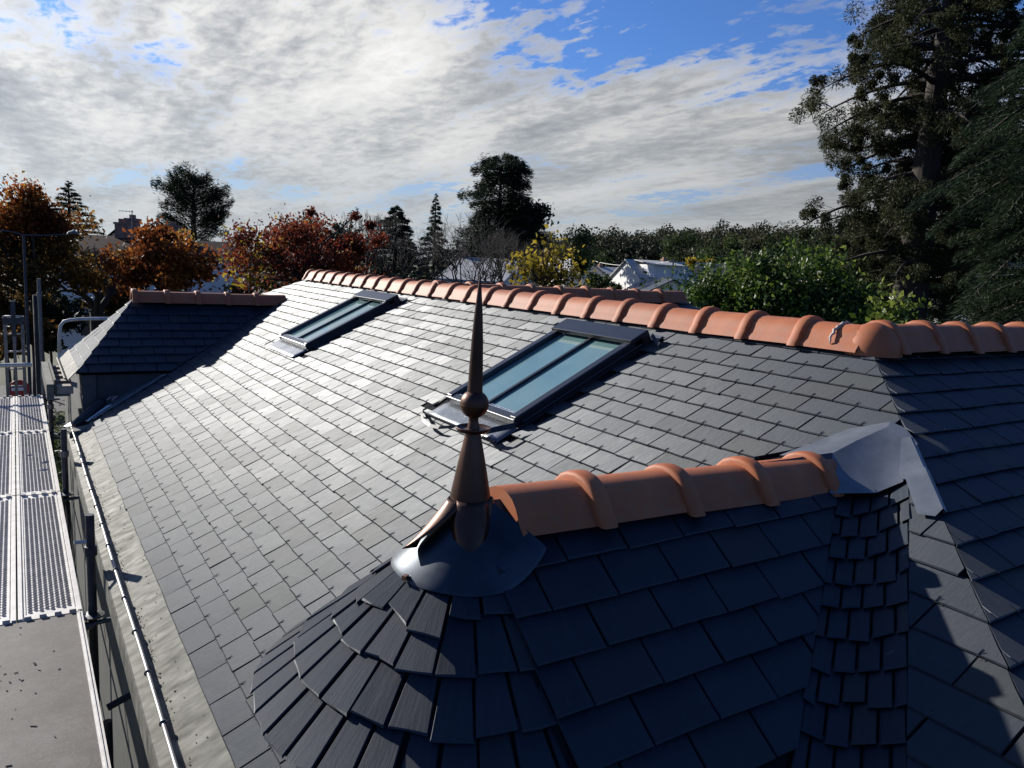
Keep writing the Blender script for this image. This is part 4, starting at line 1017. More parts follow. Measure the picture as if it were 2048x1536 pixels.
def bare_tree(name, label, px, dist, top, bot, half_w, seed, group=None, trunk_r=.1, depth=6, spread=.55):
    global RNG; RNG = np.random.default_rng(seed)
    pt = at(px, top, dist); gz = ground_z(pt[0], pt[1]); H = pt[2] - gz; R = half_w * dist / FPX
    root = tree_root(name, (pt[0], pt[1], gz), label, group); B = MB()
    zb = at(px, bot, dist)[2]
    B.tube([(pt[0], pt[1], gz - .1), (pt[0], pt[1], zb)], [trunk_r * 1.1, trunk_r], 8, cap=False)
    def grow(p, d, L, r, k):
        q = p + d * L; limb(B, p, q, r, r * .68, 3, .08, 5 if k > 2 else 4)
        if k == 0: return
        for _ in range(3 if k > 3 else int(RNG.integers(2, 4))):
            nd = d + rand_unit(1)[0] * spread * 1.25; nd[2] += .18; nd /= np.linalg.norm(nd)
            e = q + nd * L; off = math.hypot(e[0] - pt[0], e[1] - pt[1])
            if off > R: nd[0] *= .4; nd[1] *= .4; nd /= np.linalg.norm(nd)
            if e[2] > pt[2] + .2: nd[2] *= .3
            grow(q, nd, L * RNG.uniform(.62, .86), r * .62, k - 1)
    n0 = 4; Hc = pt[2] - zb
    for i in range(n0):
        a = 2 * PI * i / n0 + RNG.uniform(-.5, .5); d = np.array([math.cos(a) * .6, math.sin(a) * .6, 1.0]); d /= np.linalg.norm(d)
        grow(np.array([pt[0], pt[1], zb - .1]), d, Hc * .30, trunk_r * .6, depth - 1)
    B.build('trunk', M_BARK, root, smooth=True); return root
def conifer(name, label, px, dist, top, bot, prof, M, nbr, per, nsize, droop, seed, group=None, trunk_r=.25, up=0.0, bark=None, plate=.25, lean=0.0, aspect=.16, skip=0.0, flat=False, minr=.0, side=None, ropes=False, facing=0.0, ragged=.0, thick=1.0):
    """prof: list of (t, radius in px) from crown bottom (0) to top (1)"""
    global RNG; RNG = np.random.default_rng(seed)
    pt, pb = at(px, top, dist), at(px, bot, dist); x0, y0 = pb[0], pb[1]; gz = ground_z(x0, y0)
    root = tree_root(name, (x0, y0, gz), label, group); B = MB(); Hc = pt[2] - pb[2]
    B.tube([(x0, y0, gz - .2), (x0, y0, pb[2]), (x0, y0, pb[2] + Hc * .6), (x0, y0, pt[2])], [trunk_r * 1.2, trunk_r, trunk_r * .55, .02], 10, cap=False)
    tt, rr = zip(*prof); C_, D_, rn = [], [], []
    for i in range(nbr):
        t = (i + RNG.random()) / nbr; R = np.interp(t, tt, rr) * dist / FPX * RNG.uniform(.72 - .4 * ragged, 1.12 + .2 * ragged); dr_ = droop * RNG.uniform(.2, 1.9)
        if RNG.random() < skip: continue
        a = i * 2.39996 + RNG.uniform(-.5, .5)
        if side is not None and abs((a - side + PI) % (2 * PI) - PI) > 1.9: a = side + RNG.uniform(-1.9, 1.9)
        if facing and math.cos(a - math.atan2(CAMPOS[1] - y0, CAMPOS[0] - x0)) > .55 and RNG.random() < facing: continue
        z = pb[2] + t * Hc; e = np.array([math.cos(a), math.sin(a), 0]); L = max(R, minr)
        p = np.array([x0, y0, z]); q = p + e * L + np.array([0, 0, L * (up - dr_)])
        mid = (p + q) / 2 + np.array([0, 0, L * (.12 + .2 * droop)])
        k = 7; ts = np.linspace(0, 1, k); path = np.array([(1 - s) ** 2 * p + 2 * s * (1 - s) * mid + s * s * q for s in ts])
        B.tube(path, [max(.012, trunk_r * .17 * (1 - .85 * s) * min(1, L / 2.5)) for s in ts], 5, cap=False)
        n = max(8, int(per * L)); s = RNG.uniform(.18, 1.0, n) ** .75
        idx = np.minimum((s * (k - 1)).astype(int), k - 2); fr = s * (k - 1) - idx
        base = path[idx] * (1 - fr)[:, None] + path[idx + 1] * fr[:, None]
        lat = np.cross(e, [0, 0, 1.0]); wv = plate * L * np.sin(PI * np.clip(s, .05, .97)) ** .6
        if ropes:   # clumps at the ends of hanging side shoots
            cl = RNG.integers(0, max(4, int(L * 2.6)), n); cr_ = np.random.default_rng(seed * 7 + i); K = max(4, int(L * 2.6))
            cs = cr_.uniform(.14, 1.0, K); cs[:2] = (1.0, .9); ii = np.minimum((cs * (k - 1)).astype(int), k - 2); ff = np.clip(cs * (k - 1) - ii, 0, 1)
            cc = path[ii] * (1 - ff)[:, None] + path[ii + 1] * ff[:, None] + lat * (cr_.normal(size=K) * plate * L * .8)[:, None] + np.array([0, 0, 1]) * cr_.normal(size=K)[:, None] * .30
            rad_ = cr_.uniform(.22, .58, K)
            for c1, s1 in zip(cc, cs): B.tube([path[min(k - 1, int(s1 * (k - 1)))], (path[min(k - 1, int(s1 * (k - 1)))] + c1) / 2 + np.array([0, 0, .08]), c1], [.018, .012, .006], 4, cap=False)
            u = rand_unit(n) * (RNG.random(n) ** .4)[:, None]
            c = cc[cl] + u * rad_[cl][:, None]; d = u + np.array([0, 0, -.25]) + RNG.normal(size=(n, 3)) * .3
        else:
            off = RNG.normal(size=n) * wv; c = base + lat * off[:, None]; c[:, 2] += RNG.normal(size=n) * (.05 if flat else .10) * thick * (.4 + .1 * L) - np.abs(off) * droop * .5
            d = e * .8 + lat * np.sign(off)[:, None] * .6 + np.array([0, 0, -droop * .9 + up * .4]); d = d + RNG.normal(size=(n, 3)) * .25
        C_.append(c); D_.append(d); rn.append(np.clip(RNG.random(n) * .7 + RNG.uniform(-.1, .3), 0, 1))
    B.build('trunk', bark or M_BARK, root, smooth=True)
    crown_obj(root, np.concatenate(C_), nsize, M, dirs=np.concatenate(D_), aspect=aspect, rnd=np.concatenate(rn), nbias=(0, 0, 1) if flat else None)
    return root

G_A = 'autumn trees behind the far dormer'
broadleaf('oak_tree', 'tall rust-orange tree at the left edge with a narrow leafy peak', 62, 31, 425, 600, 105, L_OLIVE, 12000, .15, None, 34, peaks=[(62, 385, .45), (62, 405, .5), (75, 430, .7), (45, 420, .6), (12, 430, .8), (15, 450, .8), (110, 445, .7), (85, 450, .8), (20, 480, 1), (120, 470, .8)], seed=1, trunk_r=.2)
broadleaf('oak_tree', 'rust-orange leaves in the peak of the leftmost tree', 62, 30, 372, 470, 32, L_ORANGE, 3800, .14, None, 6, cr=.28, peaks=[(62, 380, .7), (60, 400, .8), (15, 430, 1.2), (45, 440, 1.0), (120, 448, 1.1), (95, 440, 1.0)], seed=2, trunk_r=.05)
broadleaf('oak_tree', 'round orange tree just above the far dormer ridge', 325, 28, 462, 596, 92, L_ORANGE, 9000, .15, None, 28, peaks=[(300, 462, .6), (385, 490, .6), (410, 540, .7), (255, 530, .6), (340, 480, .8)], seed=3, trunk_r=.14)
broadleaf('maple_tree', 'broad red maple behind the far end of the main ridge', 610, 31, 445, 590, 128, L_RED, 13000, .14, None, 38, peaks=[(622, 425, .35), (710, 432, .4), (740, 450, .5), (505, 560, .7), (530, 500, .6), (755, 480, .6), (600, 470, .8)], seed=4, trunk_r=.16)
broadleaf('lime_tree', 'sparse yellow-leaved shoots at the left side of the red maple', 500, 30, 478, 580, 26, L_YELLOW, 260, .22, None, 6, cr=.45, seed=5, trunk_r=.04)
broadleaf('lime_tree', 'thin tree with large yellow leaves left of the wooded hill', 1095, 24, 478, 600, 60, L_YELLOW, 950, .17, None, 22, cr=.32, peaks=[(1100, 474, .5), (1050, 530, .7), (1140, 560, .8), (1120, 500, .7)], seed=6, trunk_r=.06)
broadleaf('poplar_tree', 'slim yellow-green poplar below the wooded hill', 1166, 75, 464, 560, 11, L_MID, 1500, .35, None, 12, cr=.5, seed=7, trunk_r=.12, rnd_bias=.3)
broadleaf('laurel_tree', 'big glossy green laurel behind the main ridge', 1560, 21, 528, 690, 172, L_GREEN, 24000, .135, None, 90, peaks=[(1590, 520, .7), (1480, 530, .8), (1430, 570, .8), (1660, 540, .8), (1400, 610, .7), (1720, 600, .9), (1530, 525, .8), (1640, 528, .7)], seed=8, trunk_r=.15, cr=.31, depth=1.6, aspect=.45, twigs=False)
broadleaf('small_shrub', 'young broad-leaved shrub at the foot of the sequoia', 1795, 19, 600, 680, 32, L_GREEN, 500, .17, None, 8, cr=.22, seed=9, trunk_r=.03, rnd_bias=.25)
bare_tree('bare_tree', 'bare twiggy tree between the red maple and the fir', 735, 40, 408, 560, 60, 11, trunk_r=.10)
bare_tree('bare_tree', 'bare tree in front of the dark cedar', 950, 33, 420, 640, 150, 12, trunk_r=.10, spread=.62, depth=6)
bare_tree('bare_tree', 'slender bare tree right of the finial tip', 1008, 30, 455, 640, 120, 17, trunk_r=.08, spread=.62, depth=6)
bare_tree('bare_tree', 'low bare tree in front of the small fir', 830, 36, 450, 630, 120, 13, trunk_r=.10, depth=6)
bare_tree('bare_tree', 'bare thicket tree left of the yellow-leaved tree', 1025, 36, 455, 590, 60, 14, trunk_r=.08, depth=6)
bare_tree('bare_tree', 'dark leaning bare tree in front of the white house', 190, 34, 470, 625, 70, 15, trunk_r=.26, depth=6, spread=.7)
bare_tree('bare_tree', 'bare tree right of the flat-topped cedar', 455, 60, 455, 540, 40, 16, trunk_r=.10, depth=5)
conifer('cedar_tree', 'pointed dark cedar behind the leftmost orange tree', 142, 62, 364, 520, [(0, 62), (.25, 60), (.5, 42), (.8, 18), (1, 3)], L_DARK, 62, 130, .34, .05, 21, trunk_r=.22, up=.10, flat=True, plate=.22)
conifer('cedar_tree', 'flat-topped dark cedar with bare forks left of centre', 388, 72, 362, 500, [(0, 40), (.2, 62), (.4, 70), (.65, 62), (.85, 48), (1, 22)], L_DARK, 84, 130, .32, -.40, 22, thick=2.6, trunk_r=.30, up=.15, plate=.30, skip=.12)
conifer('cedar_tree', 'tall dark cedar rising highest in the middle', 992, 82, 310, 560, [(0, 110), (.25, 104), (.45, 80), (.56, 36), (.66, 82), (.76, 52), (.9, 62), (1, 20)], L_DARK, 150, 120, .44, .12, 23, skip=.08, ragged=.4, thick=3.2, trunk_r=.42, up=.05, plate=.28)
conifer('fir_tree', 'small pointed fir left of the tall cedar', 866, 62, 388, 565, [(0, 48), (.3, 36), (.6, 20), (1, 2)], L_DARK, 70, 150, .30, .12, 24, trunk_r=.15, plate=.25)
conifer('fir_tree', 'broad dark fir right of the red maple', 788, 66, 412, 570, [(0, 58), (.5, 50), (.75, 34), (1, 6)], L_DARK, 80, 130, .38, .05, 25, trunk_r=.2, plate=.3)
broadleaf('pine_tree', 'dense dark round tree at the right foot of the tall cedar', 1050, 84, 405, 560, 52, L_DARK, 7000, .42, None, 26, seed=26, trunk_r=.2)
broadleaf('evergreen_tree', 'dark round evergreen behind the red maple', 665, 55, 440, 580, 70, L_DARK, 6000, .32, None, 24, seed=27, trunk_r=.2)
broadleaf('evergreen_tree', 'dark bushy evergreen beyond the orange tree', 430, 62, 500, 590, 55, L_DARK, 5000, .32, None, 20, seed=28, trunk_r=.2)
# right-hand giants
conifer('sequoia_tree', 'giant sequoia with massive trunk and drooping clumped branches', 1818, 40, -150, 605, [(0, 70), (.10, 150), (.22, 195), (.30, 205), (.38, 150), (.45, 195), (.55, 190), (.66, 165), (.8, 150), (1, 110)], L_SEQ, 160, 720, .15, .26, 31, facing=.7, ragged=.4, trunk_r=.78, up=.10, bark=M_BARKR, plate=.24, aspect=.30, ropes=True)
conifer('cedar_tree', 'dark drooping cedar at the right edge of the picture', 2120, 26, -120, 720, [(0, 130), (.15, 215), (.3, 195), (.45, 150), (.55, 240), (.66, 190), (.8, 170), (1, 120)], L_CEDAR, 110, 430, .19, .42, 32, trunk_r=.45, up=.0, plate=.20, aspect=.13, side=math.atan2(-CR[1][0], -CR[0][0]))
conifer('cedar_tree', 'shadowy conifer filling the gap behind the sequoia', 1960, 58, 60, 640, [(0, 170), (.3, 170), (.6, 120), (1, 30)], L_DARK, 110, 130, .42, .2, 33, trunk_r=.4, plate=.3)
conifer('cedar_tree', 'low dark conifer at the left foot of the sequoia', 1715, 50, 430, 640, [(0, 95), (.4, 75), (.75, 55), (1, 20)], L_SEQ, 60, 190, .28, .25, 34, trunk_r=.2, plate=.3, aspect=.3, ropes=True)
# mid-distance trees below the wood
for i, (px, d, tp_, bt, hw, M_, lab, rb) in enumerate([
        (1345, 130, 466, 560, 46, L_MID, 'tall green tree standing out before the wooded hill', .0), (1222, 110, 503, 570, 34, L_MID, 'round grey-green tree behind the small white houses', -.15),
        (1290, 112, 492, 570, 36, L_FOREST, 'dark bushy tree left of the house with the long dormer', -.2), (1455, 105, 462, 560, 48, L_MID, 'broad green tree behind the laurel', -.05),
        (1400, 100, 512, 560, 26, L_YELLOW, 'yellow-green bush right of the house with the long dormer', -.2), (1520, 95, 480, 570, 42, L_FOREST, 'brownish-green tree above the laurel', .1),
        (1580, 88, 462, 570, 50, L_MID, 'dark green tree left of the sequoia', -.2), (1655, 80, 450, 580, 56, L_MID, 'dark green tree touching the sequoia branches', -.25),
        (1190, 60, 552, 600, 38, L_MID, 'low green shrub right of the yellow-leaved tree', .0), (1245, 58, 572, 610, 32, L_MID, 'low dark shrub below the white houses', -.2)]):
    broadleaf('garden_tree', lab, px, d, tp_, bt, hw, M_, 2600, .30 * d / 80, 'trees below the wood', 18, seed=40 + i, trunk_r=.15, twigs=False, rnd_bias=rb)
for i, (px, d, tp_, bt, hw, lab) in enumerate([(10, 29, 590, 720, 55, 'low bushy shrub behind the ladder head'), (75, 31, 600, 715, 45, 'low bushy shrub left of the parked car'), (20, 40, 560, 660, 60, 'dark hedge shrub at the left edge below the orange tree'), (95, 42, 575, 665, 45, 'dark hedge shrub above the parked car'), (215, 38, 560, 650, 40, 'dark shrub left of the far dormer hip'), (300, 40, 570, 650, 60, 'dark shrub behind the far dormer ridge'), (560, 42, 560, 640, 80, 'dark shrub below the red maple'), (760, 44, 540, 640, 90, 'dark shrub behind the far end of the main ridge')]):
    broadleaf('hedge_shrub', lab, px, d, tp_, bt, hw, L_DARK if i % 2 else L_OLIVE, 3000, .2, 'dark shrubs below the trees', 16, seed=60 + i, trunk_r=.06, twigs=True, rnd_bias=-.2)
# undergrowth behind the ladder
RNG = np.random.default_rng(77); pts = []
for k in range(46):
    p = at(RNG.uniform(15, 120), RNG.uniform(655, 770), 1); az = math.atan2(p[0] - CAMPOS[0], p[1] - CAMPOS[1]); d = RNG.uniform(17, 30)
    c = np.array([CAMPOS[0] + d * math.sin(az), CAMPOS[1] + d * math.cos(az), 0]); c[2] = ground_z(c[0], c[1]) + .35
    pts.append(c + RNG.normal(size=(170, 3)) * np.array([.5, .5, .30]))
c = np.concatenate(pts); v, q = leaves(c, .22, .22)
o = bpy.data.objects.new('undergrowth', np_mesh('undergrowth', v, q, RNG.random(len(c)), L_MID)); link(o); tag(o, 'grey-green undergrowth behind the ladder', 'plants', kind='stuff')
# wooded hill
RNG = np.random.default_rng(78); pts, rn = [], []
for k in range(560):
    px = RNG.uniform(1060, 1980); d = RNG.uniform(185, 335); h = RNG.choice([8, 9, 10, 11, 13]) * RNG.uniform(.85, 1.1); cw = RNG.uniform(2.4, 4.8)
    b = at(px, 560, d); gz = ground_z(b[0], b[1]); n = int(420 * (cw / 3.4) ** 1.5)
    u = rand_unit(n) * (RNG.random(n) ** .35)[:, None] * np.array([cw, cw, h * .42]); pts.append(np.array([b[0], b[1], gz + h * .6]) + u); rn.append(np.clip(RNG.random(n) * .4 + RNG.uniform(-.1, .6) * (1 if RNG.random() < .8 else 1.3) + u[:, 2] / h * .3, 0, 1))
for k in range(240):
    px = RNG.uniform(-60, 700); d = RNG.uniform(160, 260); h = RNG.uniform(6, 9)
    b = at(px, 500, d); gz = ground_z(b[0], b[1]); n = 90
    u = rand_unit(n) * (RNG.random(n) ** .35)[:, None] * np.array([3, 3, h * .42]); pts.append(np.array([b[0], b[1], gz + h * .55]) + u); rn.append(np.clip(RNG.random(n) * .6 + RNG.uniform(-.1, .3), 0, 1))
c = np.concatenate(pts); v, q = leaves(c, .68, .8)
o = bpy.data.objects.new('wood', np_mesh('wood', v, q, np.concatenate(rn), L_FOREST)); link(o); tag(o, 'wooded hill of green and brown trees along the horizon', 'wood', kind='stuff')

# ================================================================== OTHER BUILDINGS
M_TILE = simple('brown_roof_tiles', (.03, .02, .017), (.055, .036, .028), .9, spec=.05, scale=3, bumps=.3, bdist=.02)
M_GREYROOF = simple('grey_fibre_roof', (.30, .30, .29), (.42, .42, .40), .7, scale=2.5, bumps=.1)
M_SLATEROOF = simple('far_slate_roof', (.03, .034, .042), (.05, .055, .065), .55, scale=3)
M_CREAM = simple('cream_render', (.52, .49, .43), (.60, .57, .51), .9, scale=1.2)
M_WHITEW = simple('white_render', (.66, .66, .65), (.74, .74, .72), .9, scale=1.2)
M_BRICK = simple('chimney_brick', (.20, .10, .075), (.33, .20, .15), .9, scale=5)
M_PANE = simple('dark_window', (.03, .035, .04), rough=.1, spec=.8)
M_SHUT = simple('pale_shutter', (.62, .62, .62), rough=.6)
def far_house(label, px, dist, eave_px, ridge_px, half_w, depth, wall, roof, yaw=0.0, chim=(), wins=(), gable=False, cat='house', group=None, overhang=.25):
    """px: pixel column of the centre, eave/ridge pixel rows; ridge runs across the view unless gable=True"""
    c = at(px, eave_px, dist); ze_ = c[2]; zr = at(px, ridge_px, dist)[2]; hw = half_w * dist / FPX; gz = min(ground_z(c[0], c[1]), ze_ - 2.3)
    r = np.array([CR[0][0], CR[1][0], 0]); r /= np.linalg.norm(r); f = np.array([-r[1], r[0], 0])
    cy, sy = math.cos(yaw), math.sin(yaw); r, f = r * cy + f * sy, f * cy - r * sy
    O = np.array([c[0], c[1], 0]); up_ = np.array([0, 0, 1.0]); root = empty('house', (c[0], c[1], gz), label, cat, group)
    ex, ey = (f, -r) if gable else (r, f)
    a, b_ = (depth / 2, hw) if gable else (hw, depth / 2)
    if not gable: O = O + f * depth / 2
    else: O = O + f * depth / 2
    P = lambda x, y, z: O + ex * x + ey * y + up_ * z
    B = MB()
    for s in (-1, 1):
        B.add([P(s * a, -b_, gz), P(s * a, b_, gz), P(s * a, b_, ze_), P(s * a, 0, zr - .05), P(s * a, -b_, ze_)], [(0, 1, 2, 3, 4)])
        B.add([P(-a, s * b_, gz), P(a, s * b_, gz), P(a, s * b_, ze_), P(-a, s * b_, ze_)], [(0, 1, 2, 3)])
    B.build('wall', wall, root)
    B = MB(); o_ = overhang; dz = (zr - ze_) / b_ * o_
    for s in (-1, 1):
        for t in (0, .10):
            B.add([P(-a - o_, s * (b_ + o_), ze_ - dz + t), P(a + o_, s * (b_ + o_), ze_ - dz + t), P(a + o_, 0, zr + t), P(-a - o_, 0, zr + t)], [(0, 1, 2, 3)])
        B.add([P(-a - o_, s * (b_ + o_), ze_ - dz), P(a + o_, s * (b_ + o_), ze_ - dz), P(a + o_, s * (b_ + o_), ze_ - dz + .1), P(-a - o_, s * (b_ + o_), ze_ - dz + .1)], [(0, 1, 2, 3)])
    for s in (-1, 1): B.add([P(s * (a + o_), -(b_ + o_), ze_ - dz), P(s * (a + o_), 0, zr), P(s * (a + o_), b_ + o_, ze_ - dz), P(s * (a + o_), b_ + o_, ze_ - dz + .1), P(s * (a + o_), 0, zr + .1), P(s * (a + o_), -(b_ + o_), ze_ - dz + .1)], [(0, 1, 4, 5), (1, 2, 3, 4)])
    ro = B.build('roof', roof, root)
    for (x, h, w) in chim:
        B = MB(); B.frame(P(x, 0, 0), ex, ey, up_, (-w / 2, -.28, zr - .5), (w / 2, .28, zr + h)); B.frame(P(x, 0, 0), ex, ey, up_, (-w / 2 - .05, -.33, zr + h), (w / 2 + .05, .33, zr + h + .12)); B.frame(P(x, 0, 0), ex, ey, up_, (-.13, -.13, zr + h + .12), (.13, .13, zr + h + .32)); B.build('chimney', M_BRICK, ro)
    for (x, z, w, h, sh) in wins:       # on the wall facing the camera
        if gable: Q = lambda u, v, n: P(-a - n, u, v); 
        else: Q = lambda u, v, n: P(u, -b_ - n, v)
        B = MB(); B.add([Q(x - w / 2, z, .03), Q(x + w / 2, z, .03), Q(x + w / 2, z + h, .03), Q(x - w / 2, z + h, .03)], [(0, 1, 2, 3)]); pn = B.build('window', M_SHUT if sh else M_PANE, root)
        B = MB()
        for (u0, u1, v0, v1) in ((x - w / 2 - .07, x - w / 2, z - .07, z + h + .07), (x + w / 2, x + w / 2 + .07, z - .07, z + h + .07), (x - w / 2, x + w / 2, z + h, z + h + .07), (x - w / 2, x + w / 2, z - .07, z)):
            B.add([Q(u0, v0, .06), Q(u1, v0, .06), Q(u1, v1, .06), Q(u0, v1, .06)], [(0, 1, 2, 3)])
        B.build('window_frame', M_WHITE, pn)
    return root, P, a, b_, ze_, zr, gz
h1 = far_house('white house with brown tiled roof and brick chimneys behind the orange trees', 265, 44, 528, 476, 135, 8.5, M_WHITEW, M_TILE, .05, [(-2.35, .75, .55), (-1.75, 1.0, .6), (.45, .75, .7)], [(-2.2, -2.9, .9, 1.2, 0), (.6, -2.9, .9, 1.2, 0), (2.6, -2.9, .9, 1.2, 0)])
far_house('small dark-roofed house peak between the brick chimneys', 240, 62, 478, 456, 22, 7, M_CREAM, M_TILE, 0, [(.8, .1, .4)], gable=True)
far_house('house with a pale grey roof glimpsed between orange and red trees', 468, 48, 588, 556, 42, 7, M_CREAM, M_GREYROOF, .9, [], [], gable=False)
far_house('white house with pale grey roof behind the bare trees', 940, 52, 560, 516, 66, 8, M_WHITEW, M_GREYROOF, -.35, [(-2.2, .3, .5)], [(-.8, -1.2, .9, 1.1, 0), (1.2, -1.2, .9, 1.1, 1)])
far_house('grey gabled house right of the yellow-leaved tree', 1172, 92, 548, 520, 46, 8, M_CREAM, M_GREYROOF, .45, [], gable=True)
far_house('low white house with a lean-to in front of the round tree', 1232, 96, 556, 536, 26, 7, M_WHITEW, M_GREYROOF, .2, [(-1.0, .2, .4)], [(.4, -1.2, .8, 1.0, 0)])
far_house('little gabled white outbuilding beside the low house', 1252, 84, 572, 556, 18, 5, M_WHITEW, M_SLATEROOF, .35, [], [(0, -1.2, .9, 1.2, 0)], gable=True)
hd = far_house('house with pale roof and a long white-framed dormer', 1345, 78, 566, 524, 62, 8, M_WHITEW, M_GREYROOF, .30, [(1.0, .2, .4)], [(-1.8, -1.6, 1.0, 1.1, 0)])
root, P, a, b_, ze_, zr, gz = hd
B = MB(); B.frame(P(0, 0, 0), P(1, 0, 0) - P(0, 0, 0), P(0, 1, 0) - P(0, 0, 0), (0, 0, 1), (-2.2, -b_ - .1, ze_ + .1), (1.2, 0, zr - .35)); dm = B.build('long_dormer', M_WHITEW, root)
B = MB(); dd = (P(0, 1, 0) - P(0, 0, 0)); B.add([P(-2.4, -b_ - .4, zr - .42), P(1.4, -b_ - .4, zr - .42), P(1.4, 0, zr + .04), P(-2.4, 0, zr + .04), P(-2.4, -b_ - .4, zr - .32), P(1.4, -b_ - .4, zr - .32), P(1.4, 0, zr + .12), P(-2.4, 0, zr + .12)], [(4, 5, 6, 7), (0, 1, 5, 4), (0, 3, 2, 1), (1, 2, 6, 5), (0, 4, 7, 3)]); B.build('dormer_cover', M_GREYROOF, dm)
for x in (-1.5, -.1):
    B = MB(); B.add([P(x - .45, -b_ - .13, ze_ + .3), P(x + .45, -b_ - .13, ze_ + .3), P(x + .45, -b_ - .13, zr - .6), P(x - .45, -b_ - .13, zr - .6)], [(0, 1, 2, 3)]); B.build('shuttered_window', M_SHUT, dm)
far_house('dark slate-roofed house end behind the laurel', 1420, 82, 566, 526, 30, 8, M_WHITEW, M_SLATEROOF, -.3, [])
far_house('low pale-blue gabled annexe in front of the house with the long dormer', 1345, 66, 582, 560, 42, 6, M_WHITEW, M_SLATEROOF, .15, [], gable=True)
far_house('small pale shed right of the laurel, under the sequoia', 1700, 62, 545, 524, 30, 5, M_CREAM, M_GREYROOF, .1, [], [(0, -.6, .8, .9, 0)])
# TV aerial on the left house
ap, tp2 = at(264, 478, 44), at(264, 421, 44); an = empty('tv_aerial', ap, 'thin television aerial on the roof of the left house', 'aerial')
r_ = np.array([CR[0][0], CR[1][0], 0]); r_ /= np.linalg.norm(r_)
B = MB(); B.tube([ap - np.array([0, 0, .5]), tp2], .022, 6); B.build('mast', M_GALVD, an)
for dz, x0, x1 in ((-.05, -.65, .05), (-.45, -.42, .15), (-.85, -.18, .1)):
    B = MB(); B.tube([tp2 + r_ * x0 + np.array([0, 0, dz]), tp2 + r_ * x1 + np.array([0, 0, dz])], .014, 5)
    for k in range(5): q = tp2 + r_ * (x0 + (x1 - x0) * k / 4) + np.array([0, 0, dz]); B.tube([q - np.array([0, .12, .06]), q + np.array([0, .12, .06])], .008, 4)
    B.build('element', M_GALVD, an)
# street lamp with long arm
lp = at(47, 470, 22); g0 = ground_z(lp[0], lp[1]); la = empty('street_lamp', (lp[0], lp[1], g0), 'dark street lamp with long horizontal arms in the left tree', 'street lamp')
B = MB(); B.tube([(lp[0], lp[1], g0), lp], [.045, .03], 8); B.build('pole', M_BLUETUBE, la)
B = MB(); B.tube([at(-20, 458, 22), at(20, 463, 22), lp, at(90, 471, 22), at(134, 469, 22)], .016, 7); B.build('arm', M_BLUETUBE, la)
B = MB(); B.tube([at(134, 469.5, 22), at(138, 466, 22), at(146, 464.5, 22), at(153, 466, 22), at(157, 469.5, 22)], [.015, .04, .05, .04, .015], 8); B.build('lamp_head', M_GALVD, la)
# overhead wires and pole
wp = at(1347, 520, 74); g0 = ground_z(wp[0], wp[1]); po = empty('utility_pole', (wp[0], wp[1], g0), 'thin utility pole in front of the house with the long dormer', 'pole')
B = MB(); B.tube([(wp[0], wp[1], g0), wp], .07, 7); B.build('shaft', M_TIMBER, po); B = MB(); B.tube([wp + r_ * .4 - np.array([0, 0, .2]), wp - r_ * .4 - np.array([0, 0, .2])], .04, 5); B.build('crossarm', M_TIMBER, po)
for lab, p, q, sag in (('sagging overhead wire from the utility pole to the grey gabled house', at(1347, 521, 74), at(1188, 522, 92), .5), ('overhead wire crossing behind the sequoia trunk', at(1640, 545, 60), at(2090, 545, 48), .3)):
    B = MB(); B.tube([p + (q - p) * t - np.array([0, 0, sag * 4 * t * (1 - t)]) for t in np.linspace(0, 1, 12)], .022, 5); tag(B.build('overhead_wire', M_WHITE, None), lab, 'wire')
# no-entry sign
sp_ = at(38, 778, 17); g0 = ground_z(sp_[0], sp_[1]); sg = empty('road_sign', (sp_[0], sp_[1], g0), 'round red no-entry sign with a white bar behind the ladder', 'sign')
fv = CAMPOS - sp_; fv[2] = 0; fv /= np.linalg.norm(fv); sr = np.array([-fv[1], fv[0], 0]); upv = np.array([0, 0, 1.0])
B = MB(); k = 28
vs = [sp_ + (sr * math.cos(2 * PI * i / k) + upv * math.sin(2 * PI * i / k)) * .175 + fv * z for z in (0, .015) for i in range(k)]
B.add(vs, [tuple(range(k, 2 * k)), tuple(range(k))[::-1]] + [(i, (i + 1) % k, k + (i + 1) % k, k + i) for i in range(k)]); B.build('disc', M_RED, sg)
B = MB(); B.frame(sp_, sr, fv, upv, (-.12, .019, -.028), (.12, .022, .028)); B.build('bar', M_WHITE, sg)
B = MB(); B.tube([(sp_[0] - fv[0] * .04, sp_[1] - fv[1] * .04, g0), sp_ - fv * .04 + upv * .15], .03, 7); B.build('pole', M_GALVD, sg)
# parked car
cp = at(139, 655, 50); g0 = ground_z(cp[0], cp[1]); d_ = (cp - CAMPOS); dist_c = 53.0
cpos = at(139, 640, dist_c); g0 = ground_z(cpos[0], cpos[1]); car = empty('parked_car', (cpos[0], cpos[1], g0), 'pale grey-blue parked car beyond the guard rail', 'car')
f2 = np.array([cpos[0] - CAMPOS[0], cpos[1] - CAMPOS[1], 0]); f2 /= np.linalg.norm(f2); s2 = np.array([f2[1], -f2[0], 0]); O = np.array([cpos[0], cpos[1], g0])
M_CAR = simple('car_paint', (.20, .23, .27), rough=.3, metal=.3); M_TYRE = simple('tyre', (.015, .015, .015), rough=.8)
sil = [(0, .35), (.05, .75), (.15, .98), (.55, 1.38), (1.1, 1.46), (2.1, 1.44), (2.9, 1.0), (3.8, .86), (4.05, .6), (4.05, .3), (0, .3)]
B = MB(); n = len(sil); hw = [.80 if z < 1.0 else .62 for x, z in sil]
B.add([O + f2 * x + s2 * w + upv * z for (x, z), w in zip(sil, hw)] + [O + f2 * x - s2 * w + upv * z for (x, z), w in zip(sil, hw)], [tuple(range(n)), tuple(range(n, 2 * n))[::-1]] + [(i, n + i, n + (i + 1) % n, (i + 1) % n) for i in range(n)])
B.build('body', M_CAR, car)
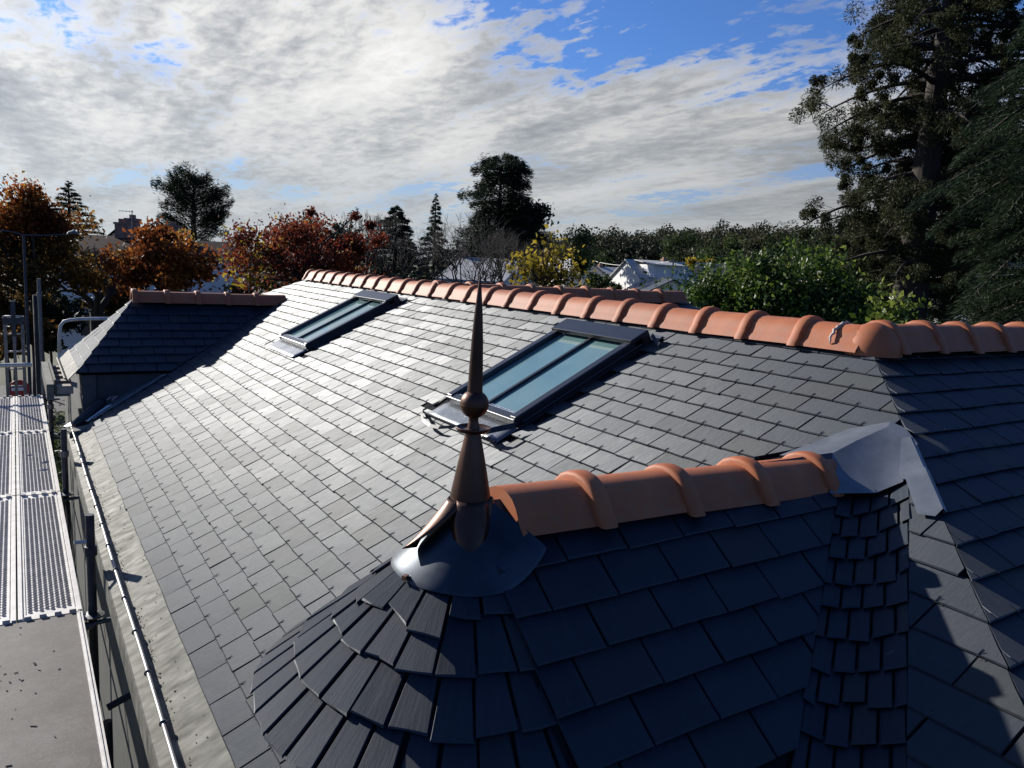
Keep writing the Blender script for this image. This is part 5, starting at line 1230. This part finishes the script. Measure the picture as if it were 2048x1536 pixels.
B = MB(); B.add([O + f2 * (.17 - .02) + s2 * .56 + upv * 1.02, O + f2 * .15 - s2 * .56 + upv * 1.02, O + f2 * .52 - s2 * .5 + upv * 1.36, O + f2 * .52 + s2 * .5 + upv * 1.36], [(0, 1, 2, 3)]); B.build('rear_window', M_PANE, car)
for s in (-1, 1):
    for x in (.75, 3.2): B = MB(); B.tube([O + f2 * x + s2 * s * .62 + upv * .3, O + f2 * x + s2 * s * .82 + upv * .3], .3, 14); B.build('wheel', M_TYRE, car)
    B = MB(); B.frame(O, f2, s2, upv, (.02, s * .68 - .08, .72), (.06, s * .68 + .08, .86)); B.build('tail_light', M_RED, car)
# white garden pavilion beyond the right-hand ridge
gp = at(1902, 640, 70); g0 = ground_z(gp[0], gp[1]); zt = at(1902, 612, 70)[2]; pv = empty('garden_pavilion', (gp[0], gp[1], g0), 'white pointed garden pavilion beyond the right-hand ridge', 'pavilion')
ze_ = at(1902, 640, 70)[2]; Rp = 1.15
B = MB()
for k in range(8):
    a0_, a1_ = 2 * PI * k / 8, 2 * PI * (k + 1) / 8; e0 = np.array([gp[0] + Rp * math.cos(a0_), gp[1] + Rp * math.sin(a0_), ze_]); B.tube([e0, np.array([gp[0], gp[1], zt - .15])], .05, 5); B.tube([e0, np.array([gp[0] + Rp * math.cos(a1_), gp[1] + Rp * math.sin(a1_), ze_])], .05, 5)
    m_ = (e0 + np.array([gp[0] + Rp * math.cos(a1_), gp[1] + Rp * math.sin(a1_), ze_])) / 2; B.tube([m_, m_ * .5 + np.array([gp[0], gp[1], zt - .15]) * .5], .04, 5)
B.lathe((gp[0], gp[1], zt - .3), [(.10, 0), (.12, .12), (.03, .25), (.01, .5)], 8); B.build('pointed_roof', M_WHITE, pv)
B = MB()
for k in range(8):
    a0_ = 2 * PI * k / 8; B.tube([(gp[0] + Rp * math.cos(a0_), gp[1] + Rp * math.sin(a0_), g0), (gp[0] + Rp * math.cos(a0_), gp[1] + Rp * math.sin(a0_), ze_ + .35)], .05, 5)
B.build('column', M_WHITE, pv)
for i, (px, lab) in enumerate(((1878, 'white garden lantern left of the pavilion'), (1995, 'white garden lantern right of the pavilion'), (1770, 'white round garden globe at the foot of the sequoia'))):
    q = at(px, 628 if px < 1900 else 636, 66 if px > 1800 else 30); g0 = ground_z(q[0], q[1]); ln = empty('garden_lantern', (q[0], q[1], g0), lab, 'lantern')
    B = MB(); B.tube([(q[0], q[1], g0), q], .05, 6); B.build('post', M_WHITE, ln)
    s_ = .30 if px > 1800 else .14
    B = MB(); B.lathe((q[0], q[1], q[2] - s_ * .6), [(.3 * s_, 0), (.75 * s_, .15 * s_), (.9 * s_, 1.0 * s_), (1.1 * s_, 1.05 * s_), (.3 * s_, 1.5 * s_), (.05 * s_, 1.8 * s_)] if i < 2 else [(max(.01, s_ * math.sin(a)), s_ - s_ * math.cos(a)) for a in np.linspace(0, PI, 9)], 8); B.build('head', M_WHITE, ln)
